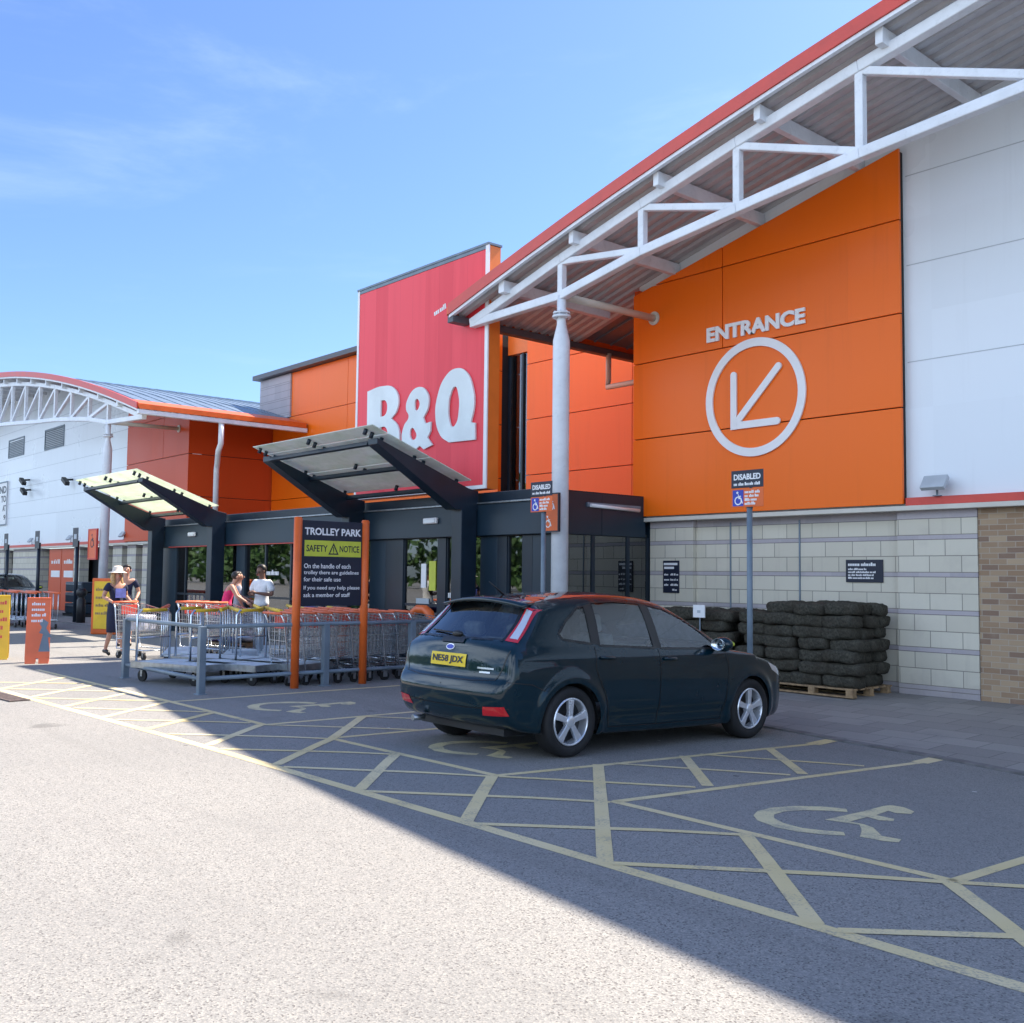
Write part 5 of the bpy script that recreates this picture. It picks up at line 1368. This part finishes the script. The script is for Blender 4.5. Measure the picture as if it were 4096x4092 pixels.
    # wheels and arch liners
    for ax, az in AX:
        for s in (1, -1):
            Mw = Matrix.Translation((ax, s * .80, az)) @ Matrix.Rotation(-s * PI / 2, 4, 'X')       # local z = outward
            b = MB(); b.lathe([(.20, -.10), (.29, -.105), (.312, -.08), (.318, -.03), (.318, .03), (.312, .075), (.295, .098), (.255, .105), (.217, .085), (.21, .04)], 48, 0, Mw); ty_ = b.build('wheel', M['rubber'], t)
            b = MB(); b.lathe([(.216, .088), (.206, .098), (.197, .090), (.19, .03), (.185, -.08)], 40, 0, Mw)
            for k in range(5):
                R_ = Mw @ Matrix.Rotation(2 * PI * k / 5 + .3, 4, 'Z')
                pl5 = [(-.026, .03), (-.027, .10), (-.036, .195), (.036, .195), (.027, .10), (.026, .03)]
                b.prism([(p[1], -p[0]) for p in pl5][::-1], .045, .085, R_)
            b.lathe([(0, .095), (.035, .093), (.055, .085), (.06, .04)], 20, 0, Mw); b.build('rim', M['alloy'], ty_, .006)
            b = MB(); b.lathe([(0, .0), (.19, .0)], 24, 0, Mw); b.build('brake_backing', M['black_plastic'], ty_)
            b = MB(); nseg = 28; v_ = []
            for k in range(nseg + 1):
                a = PI * (1.18 * k / nseg - .09); c, sn = math.cos(a), math.sin(a)
                for yy in (.50, .875): v_.append((ax + (AR + .004) * c, s * yy, max(az + (AR + .004) * sn, .17)))
            b.add(v_, [(2 * i, 2 * i + 1, 2 * i + 3, 2 * i + 2) for i in range(nseg)], 0, True)
            b.add([(ax - .36, s * .50, .17), (ax + .36, s * .50, .17), (ax + .36, s * .50, .7), (ax - .36, s * .50, .7)], [(0, 1, 2, 3)]); b.build('arch_liner', M['black_plastic'], t)
    return t
car = make_car()
def set_car(c, xr, yr, head, z0=None):
    """xr,yr: middle of the rear axle"""
    f = Vector((math.cos(head), math.sin(head), 0)); mid = Vector((xr, yr, 0)) + f * 1.338
    za = G(xr, yr); q = mid + f * 1.302; zf = G(q.x, q.y); pit = math.atan2(zf - za, 2.64)
    c.rotation_mode = 'XYZ'; c.rotation_euler = (0, -pit, head); c.location = (mid.x, mid.y, za + (zf - za) * .507)
set_car(car, -7.565, 6.56, rad(89.4))
car2 = copy_tree(car); set_car(car2, -41.5, 10.9, rad(-6)); car2['label'] = 'dark far car behind the salmon railed trolleys at the left frame edge'
# ------------------------------------------------------------------ people
def skinned(name, chains, mat, par, sub=2, root=0):
    """chains: list of lists of (point, radius); first point of a later chain may equal an existing point"""
    pts = []; rs = []; ed = []
    def idx(p, r):
        for i, q in enumerate(pts):
            if (Vector(q) - Vector(p)).length < 1e-4: return i
        pts.append(tuple(p)); rs.append(r); return len(pts) - 1
    for ch in chains:
        ids = [idx(p, r) for p, r in ch]
        ed += list(zip(ids, ids[1:]))
    me = bpy.data.meshes.new(name); me.from_pydata(pts, ed, []); o = bpy.data.objects.new(name + '_tmp', me); COL.objects.link(o)
    sk = o.modifiers.new('Skin', 'SKIN'); sk.branch_smoothing = .6
    for i, sv in enumerate(me.skin_vertices[0].data):
        r = rs[i]; sv.radius = (r, r) if not isinstance(r, tuple) else r; sv.use_root = i == root
    ss = o.modifiers.new('Sub', 'SUBSURF'); ss.levels = sub; ss.render_levels = sub
    d = deps(); d.update(); m2 = bpy.data.meshes.new_from_object(o.evaluated_get(d)); bpy.data.objects.remove(o)
    m2.materials.clear(); m2.materials.append(mat); m2.polygons.foreach_set('use_smooth', [True] * len(m2.polygons))
    m2.name = name; q = bpy.data.objects.new(name, m2); COL.objects.link(q); q.parent = par; return q
def hand(b, w, d, r=.011):
    """palm, four unequal curled fingers and a side thumb; w wrist, d pointing along the hand"""
    w = Vector(w); d = Vector(d).normalized(); up = Vector((0, 0, 1)); s_ = d.cross(up)
    s_ = s_.normalized() if s_.length > .1 else Vector((1, 0, 0)); dn = s_.cross(d).normalized()
    if dn.z > 0: dn = -dn
    b.tube([w, w + d * .05, w + d * .085], [.024, .036, .034], 8)
    for k, L in enumerate((.062, .074, .07, .054)):
        p = w + d * .075 + s_ * (k - 1.5) * .019
        b.tube([p, p + d * L * .5, p + d * L * .8 + dn * L * .35, p + d * L * .75 + dn * L * .7], [r, r * .95, r * .85, r * .7], 6)
    p = w + d * .025 + s_ * .03; b.tube([p, p + d * .03 + s_ * .02, p + d * .055 + s_ * .015 + dn * .02], [r, r, r * .8], 6)
def face(par, c, r, f, mats):
    """eyes, brows, nose, mouth, ears on a head centred c facing f"""
    c = Vector(c); f = Vector(f).normalized(); s_ = f.cross(Vector((0, 0, 1))).normalized(); u = Vector((0, 0, 1))
    b = MB()
    for k in (-1, 1): b.ell(tuple(c + f * r * .84 + s_ * k * r * .36 + u * r * .02), (r * .13,) * 3, 8, 6)
    b.build('eyes', M['black_plastic'], par)
    b = MB(); b.tube([c + f * r * .78 - u * r * .55 - s_ * r * .3, c + f * r * .9 - u * r * .58, c + f * r * .78 - u * r * .55 + s_ * r * .3], r * .06, 6); b.build('mouth', M['red_trim'], par)
def person(lab, loc, rz, H, skin, P_):
    """P_: joints in local metres for a 1.7 m figure, facing -y"""
    t = thing('person', lab, 'person', loc, rz); k = H / 1.7; t.scale = (k, k, k)
    J = dict(pel=(0, 0, .93), waist=(0, 0, 1.07), chest=(0, .01, 1.26), neck=(0, .015, 1.42), head0=(0, -.005, 1.50), head=(0, -.015, 1.59), top=(0, -.005, 1.665),
             shL=(.165, .015, 1.38), shR=(-.165, .015, 1.38), elL=(.22, .03, 1.12), elR=(-.22, .03, 1.12), wrL=(.22, -.08, .90), wrR=(-.22, -.08, .90),
             hpL=(.09, 0, .88), hpR=(-.09, 0, .88), knL=(.10, -.02, .49), knR=(-.10, -.02, .49), anL=(.10, .02, .085), anR=(-.10, .02, .085), toL=(.115, -.13, .035), toR=(-.115, -.13, .035))
    J.update(P_.get('J', {})); J = {a: Vector(b_) for a, b_ in J.items()}
    w = P_.get('w', 1.)
    mid = lambda a, b_, f=.5: tuple(J[a].lerp(J[b_], f))
    T = lambda a: tuple(J[a])
    ch = [[(T('pel'), (.135 * w, .10 * w)), (T('waist'), (.115 * w, .088 * w)), (T('chest'), (.145 * w, .10 * w)), (T('neck'), .052), (T('head0'), .062), (T('head'), (.078, .092)), (T('top'), (.055, .065))]]
    for s in 'LR':
        ch.append([(T('chest'), (.145 * w, .10 * w)), (T('sh' + s), .058 * w), (mid('sh' + s, 'el' + s), .046 * w), (T('el' + s), .038), (mid('el' + s, 'wr' + s, .4), .037), (T('wr' + s), .024)])
        ch.append([(T('pel'), (.135 * w, .10 * w)), (T('hp' + s), .088 * w), (mid('hp' + s, 'kn' + s), .070 * w), (T('kn' + s), .052), (mid('kn' + s, 'an' + s, .35), .052), (T('an' + s), .034), (T('to' + s), .028)])
    body = skinned('body', ch, M[skin], t)
    hb = MB()
    for s in 'LR': hand(hb, J['wr' + s], P_.get('hd' + s, J['wr' + s] - J['el' + s]))
    hb.add([], []); hm = hb.mesh('hands', M[skin]); bm = bmesh.new(); bm.from_mesh(body.data); bm.from_mesh(hm); 
    for fa in bm.faces: fa.smooth = True
    hd = J['head']; fdir = Vector(P_.get('face', (0, -1, 0))).normalized()
    nb = MB(); nb.tube([hd + fdir * .085 + Vector((0, 0, .012)), hd + fdir * .112 + Vector((0, 0, -.022)), hd + fdir * .08 + Vector((0, 0, -.03))], [.008, .014, .010], 8)
    sd = fdir.cross(Vector((0, 0, 1)))
    for q in (-1, 1): nb.ell(tuple(hd + sd * q * .082 - Vector((0, 0, .01))), (.014, .022, .034), 8, 6)
    nm = nb.mesh('nose', M[skin]); bm.from_mesh(nm); [setattr(fa, 'smooth', True) for fa in bm.faces]; bm.to_mesh(body.data); bm.free()
    face(t, hd, .095, fdir, None)
    # clothes
    top = P_.get('top')
    if top:
        c2 = [[(tuple(J['pel'] + Vector((0, 0, -.04))), (.15 * w, .118 * w)), (mid('pel', 'waist', .5), (.146 * w, .115 * w)), (T('waist'), (.135 * w, .108 * w)), (T('chest'), (.162 * w, .118 * w)), (mid('chest', 'neck', .98), (.075 * w, .065 * w))]]
        if P_.get('sleeve', 1):
            for s in 'LR': c2.append([(T('chest'), (.162 * w, .118 * w)), (T('sh' + s), .072 * w), (mid('sh' + s, 'el' + s, P_.get('sleeve', 1) * .75), .066 * w)])
        skinned('top', c2, M[top], t)
    low = P_.get('low')
    if low == 'skirt':
        b = MB(); n = 20; v = []
        for z, a, c in ((1.06, .15, .12), (.95, .17, .14), (.80, .185, .15), (.62, .185, .15), (.46, .18, .155), (.455, .165, .14)):
            for i in range(n): th = 2 * PI * i / n; v.append((a * math.cos(th) * (1 + .03 * math.sin(5 * th)), c * math.sin(th) - .01, z))
        b.add(v, [(i * n + k_, i * n + (k_ + 1) % n, (i + 1) * n + (k_ + 1) % n, (i + 1) * n + k_) for i in range(5) for k_ in range(n)], 0, True); b.build('skirt', M[P_['lowm']], t)
    elif low:
        e = P_.get('leg', 1.)
        c2 = [[(mid('pel', 'waist', .5), (.142 * w, .108 * w)), (T('pel'), (.15 * w, .115 * w))]]
        for s in 'LR':
            l_ = [(T('pel'), (.15 * w, .115 * w)), (T('hp' + s), .10 * w), (mid('hp' + s, 'kn' + s), .083 * w), (mid('hp' + s, 'kn' + s, .98), .066)]
            if e > 1: l_ += [(mid('kn' + s, 'an' + s, .5), .06), (mid('kn' + s, 'an' + s, .95), .048)]
            c2.append(l_)
        skinned('trousers', c2, M[P_['lowm']], t)
    for s in 'LR':
        b = MB(); a, q = J['an' + s], J['to' + s]; d = (q - a); d.z = 0; d.normalize()
        b.tube([a - d * .05 + Vector((0, 0, -.04)), a + Vector((0, 0, -.035)), a + d * .09 + Vector((0, 0, -.05)), q + d * .03 - Vector((0, 0, .005))], [.036, .044, .040, .026], 10)
        b.build('shoe', M[P_.get('shoe', 'black_plastic')], t)
    hair = P_.get('hair')
    if hair:
        b = MB(); c = hd + Vector((0, 0, .02)) - fdir * .022
        b.ell(tuple(c), (.094, .100, .098), 16, 10)
        v = []
        for p in b.v:
            p = Vector(p); q = p - c
            if q.dot(fdir) > .045 and q.z < .045: p = p - fdir * (q.dot(fdir) - .03)
            v.append(tuple(p))
        b.v = v
        if P_.get('long'):
            for q in (-1, 1):
                o_ = sd * q * .078
                b.tube([c + o_, c + o_ * 1.15 - Vector((0, 0, .12)) - fdir * .01, c + o_ * 1.2 - Vector((0, 0, .22)) + fdir * .02, c + o_ * 1.0 - Vector((0, 0, .27)) + fdir * .03], [.04, .045, .042, .012], 10)
            b.tube([c - fdir * .06, c - fdir * .085 - Vector((0, 0, .13)), c - fdir * .07 - Vector((0, 0, .25))], [.07, .07, .03], 10)
        b.build('hair', M[hair], t)
    return t, hd, fdir, k
# woman in a pale hat pushing a wire trolley, walking towards the camera's right
yaw = rad(104)
t, hd, fd, k = person('woman in a pale sun hat, dark glasses and navy dress pushing a wire trolley', (-19.6, 7.2, 0), yaw, 1.66, 'skin',
    dict(J=dict(elL=(.25, .06, 1.14), elR=(-.25, .06, 1.14), wrL=(.20, -.20, 1.03), wrR=(-.20, -.20, 1.03), knL=(.09, -.10, .50), anL=(.09, -.10, .10), toL=(.10, -.25, .05), knR=(-.09, .02, .49), anR=(-.10, .16, .13), toR=(-.11, .04, .035)),
         top='cloth_navy', sleeve=.8, low='skirt', lowm='cloth_navy', hair='hair_blonde', long=1, hdL=(0, -1, -.1), hdR=(0, -1, -.1), face=(.1, -1, 0)))
b = MB(); Mh = Matrix.Translation(hd + Vector((0, .01, .045))); b.lathe([(.0, .105), (.06, .10), (.092, .07), (.10, .0), (.13, -.012), (.175, -.03), (.178, -.035), (.13, -.02), (.095, -.01)], 24, 0, Mh); b.build('sun_hat', M['hat'], t)
b = MB(); [b.ell(tuple(hd + Vector((q * .034, -.095, .008))), (.03, .012, .022), 10, 6) for q in (-1, 1)]; b.tube([hd + Vector((-.085, -.03, .014)), hd + Vector((-.05, -.09, .014)), hd + Vector((.05, -.09, .014)), hd + Vector((.085, -.03, .014))], .005, 6); b.build('sunglasses', M['black_plastic'], t)
b = MB(); b.box(-.11, .11, -.132, -.118, 1.12, 1.30); b.build('shirt_print', M['cloth_blue'], t)
wt = copy_tree(proto); wt['label'] = 'wire trolley pushed by the woman in the pale hat'; wt['group'] = 'trolleys in use'
f = Vector((math.sin(yaw), -math.cos(yaw), 0)); p = Vector((-19.6, 7.2, 0)) + f * (.80)
wt.location = p; wt.rotation_euler = (0, 0, yaw + PI)
b = MB(); b.box(-.16, .16, -.28, .25, .50, .80); bg = b.build('shopping_bag', M['bag_white'], None, .04); bg.location = p; bg.rotation_euler = (0, 0, yaw + PI); tag(bg, 'pale bag lying in the trolley pushed by the woman in the hat', 'bag')
person('man in a dark cap and navy shirt mostly hidden behind the woman in the hat', (-22.2, 8.35, 0), rad(70), 1.74, 'skin', dict(top='cloth_navy', sleeve=.9, low=1, leg=1, lowm='cloth_grey', hair='hair_dark', J=dict(elL=(.26, .04, 1.12), wrL=(.2, -.16, .98))))
person('person in a pink vest with dark hair tied up bending over the compost bags', (-19.75, 9.5, 0), rad(150), 1.66, 'skin',
    dict(J=dict(chest=(0, -.06, 1.25), neck=(0, -.13, 1.40), head0=(0, -.17, 1.47), head=(0, -.2, 1.55), top=(0, -.21, 1.63), shL=(.16, -.1, 1.36), shR=(-.16, -.1, 1.36), elL=(.24, -.22, 1.14), elR=(-.24, -.22, 1.14), wrL=(.2, -.42, 1.0), wrR=(-.2, -.42, 1.02)),
         top='cloth_pink', sleeve=0, low=1, leg=2, lowm='cloth_navy', hair='hair_dark'))
person('person in a pale grey top standing close beside the pink vest shopper', (-20.25, 10.0, 0), rad(165), 1.62, 'skin', dict(top='cloth_grey', sleeve=1.2, low=1, leg=2, lowm='cloth_grey', hair='hair_dark', J=dict(elL=(.25, -.1, 1.15), wrL=(.12, -.3, 1.05))))
person('man with dark hair in a loose white T-shirt looking down at his hands', (-18.25, 9.5, 0), rad(20), 1.76, 'skin_dark',
    dict(J=dict(head=(0, -.04, 1.58), top=(0, -.05, 1.655), elL=(.26, .0, 1.13), elR=(-.26, .0, 1.13), wrL=(.07, -.24, 1.17), wrR=(-.07, -.24, 1.14)), w=1.14, top='cloth_white', sleeve=1.1, low=1, leg=1, lowm='cloth_grey', hair='hair_dark', face=(0, -1, -.4), hdL=(-1, -.4, .2), hdR=(1, -.4, .2)))
# ------------------------------------------------------------------ far tree belt across the car park (seen mirrored in the glass)
r = random.Random(11); b = MB()
for k in range(17000):
    a = r.random(); x = -250 + 310 * a; y = -46 - 10 * r.random() + 6 * math.sin(x * .21)
    hmax = 8 + 3.5 * math.sin(x * .33) + 2.2 * math.sin(x * .91 + 1)
    z = .4 + hmax * (r.random() ** .8); s_ = r.uniform(.35, .9)
    d = Vector((r.gauss(0, 1), r.gauss(0, 1), r.gauss(0, .6))).normalized(); q = d.orthogonal().normalized(); p2 = d.cross(q); c = Vector((x, y, z))
    b.add([c - q * s_, c - p2 * s_ * .6, c + q * s_, c + p2 * s_ * .6], [(0, 1, 2, 3)])
o = b.build('tree_belt', M['leaf']); tag(o, kind='stuff')
# ------------------------------------------------------------------ camera, light, sky
ca = bpy.data.cameras.new('Camera'); cam = bpy.data.objects.new('Camera', ca); COL.objects.link(cam)
yaw, pit, rol = rad(-48.9), rad(3.645), rad(.655)
fw = Vector((math.sin(yaw) * math.cos(pit), math.cos(yaw) * math.cos(pit), math.sin(pit)))
rt = Vector((math.cos(yaw), -math.sin(yaw), 0)); up = rt.cross(fw)
r2 = rt * math.cos(rol) + up * math.sin(rol); u2 = up * math.cos(rol) - rt * math.sin(rol)
cam.matrix_world = Matrix(((r2.x, u2.x, -fw.x, 0), (r2.y, u2.y, -fw.y, 0), (r2.z, u2.z, -fw.z, 1.57), (0, 0, 0, 1)))
ca.sensor_fit = 'HORIZONTAL'; ca.sensor_width = 36; ca.lens = 36 * 4110 / 4096; ca.clip_end = 2000; ca.clip_start = .05
scn.camera = cam
SX, SY = .07, .831                                        # shadow offset per metre of height
sd_ = Vector((SX, SY, 1)).normalized(); el = math.asin(sd_.z); az = math.atan2(sd_.x, sd_.y)
sl = bpy.data.lights.new('Sun', 'SUN'); sl.energy = 5.0; sl.angle = rad(.55); sl.color = (1, .89, .75)
so = bpy.data.objects.new('Sun', sl); COL.objects.link(so); so.rotation_euler = sd_.to_track_quat('Z', 'Y').to_euler()
w = bpy.data.worlds.new('World'); scn.world = w; w.use_nodes = True
nt = w.node_tree; bgd = nt.nodes['Background']
sky = nt.nodes.new('ShaderNodeTexSky'); sky.sky_type = 'NISHITA'; sky.sun_disc = False; sky.sun_elevation = el; sky.sun_rotation = az
sky.altitude = 50; sky.air_density = 1.0; sky.dust_density = .8; sky.ozone_density = 3.6
tc = nt.nodes.new('ShaderNodeTexCoord')
mp = nt.nodes.new('ShaderNodeMapping'); mp.inputs['Scale'].default_value = (1.2, 1.2, 4.2); mp.inputs['Rotation'].default_value = (.12, .18, .5)
nt.links.new(tc.outputs['Generated'], mp.inputs[0])
n1 = nt.nodes.new('ShaderNodeTexNoise'); n1.inputs['Scale'].default_value = 1.7; n1.inputs['Detail'].default_value = 9; n1.inputs['Roughness'].default_value = .62; n1.inputs['Distortion'].default_value = .5
nt.links.new(mp.outputs[0], n1.inputs['Vector'])
mr = nt.nodes.new('ShaderNodeMapRange'); mr.interpolation_type = 'SMOOTHSTEP'; mr.inputs[1].default_value = .52; mr.inputs[2].default_value = .80; mr.inputs[4].default_value = .15
nt.links.new(n1.outputs[0], mr.inputs[0])
mx = nt.nodes.new('ShaderNodeMix'); mx.data_type = 'RGBA'; mx.inputs[7].default_value = (7.2, 8.0, 9.0, 1)
nt.links.new(mr.outputs[0], mx.inputs[0]); hs = nt.nodes.new('ShaderNodeMix'); hs.data_type = 'RGBA'; hs.blend_type = 'MULTIPLY'; hs.inputs[0].default_value = 1; hs.inputs[7].default_value = (.80, .915, 1.15, 1)
nt.links.new(sky.outputs[0], hs.inputs[6]); nt.links.new(hs.outputs[2], mx.inputs[6])
sx = nt.nodes.new('ShaderNodeSeparateXYZ'); nt.links.new(tc.outputs['Generated'], sx.inputs[0])
n2 = nt.nodes.new('ShaderNodeTexNoise'); n2.inputs['Scale'].default_value = 2.6; n2.inputs['Detail'].default_value = 8; n2.inputs['Roughness'].default_value = .58
nt.links.new(tc.outputs['Generated'], n2.inputs['Vector'])
cm = (N(nt, sx.outputs[1]) * -1.).smooth(.05, .45) * N(nt, n2.outputs[0]).smooth(.38, .58) * N(nt, sx.outputs[2]).smooth(.0, .10) * (N(nt, sx.outputs[2]).smooth(.45, .75) * -1. + 1.) * .8
m3 = nt.nodes.new('ShaderNodeMix'); m3.data_type = 'RGBA'; m3.inputs[7].default_value = (11.0, 12.9, 15.2, 1)      # unseen bright cloud bank, added behind the camera to fill the facades
nt.links.new(cm.k, m3.inputs[0]); nt.links.new(mx.outputs[2], m3.inputs[6])
nt.links.new(m3.outputs[2], bgd.inputs[0]); bgd.inputs[1].default_value = .086
vs = scn.view_settings; vs.view_transform = 'Standard'; vs.look = 'None'; vs.gamma = 1; vs.exposure = 1.36
scn.render.resolution_x = 1024; scn.render.resolution_y = 1023
for o in list(bpy.data.objects):
    if o.type == 'MESH' and not o.data.users: pass
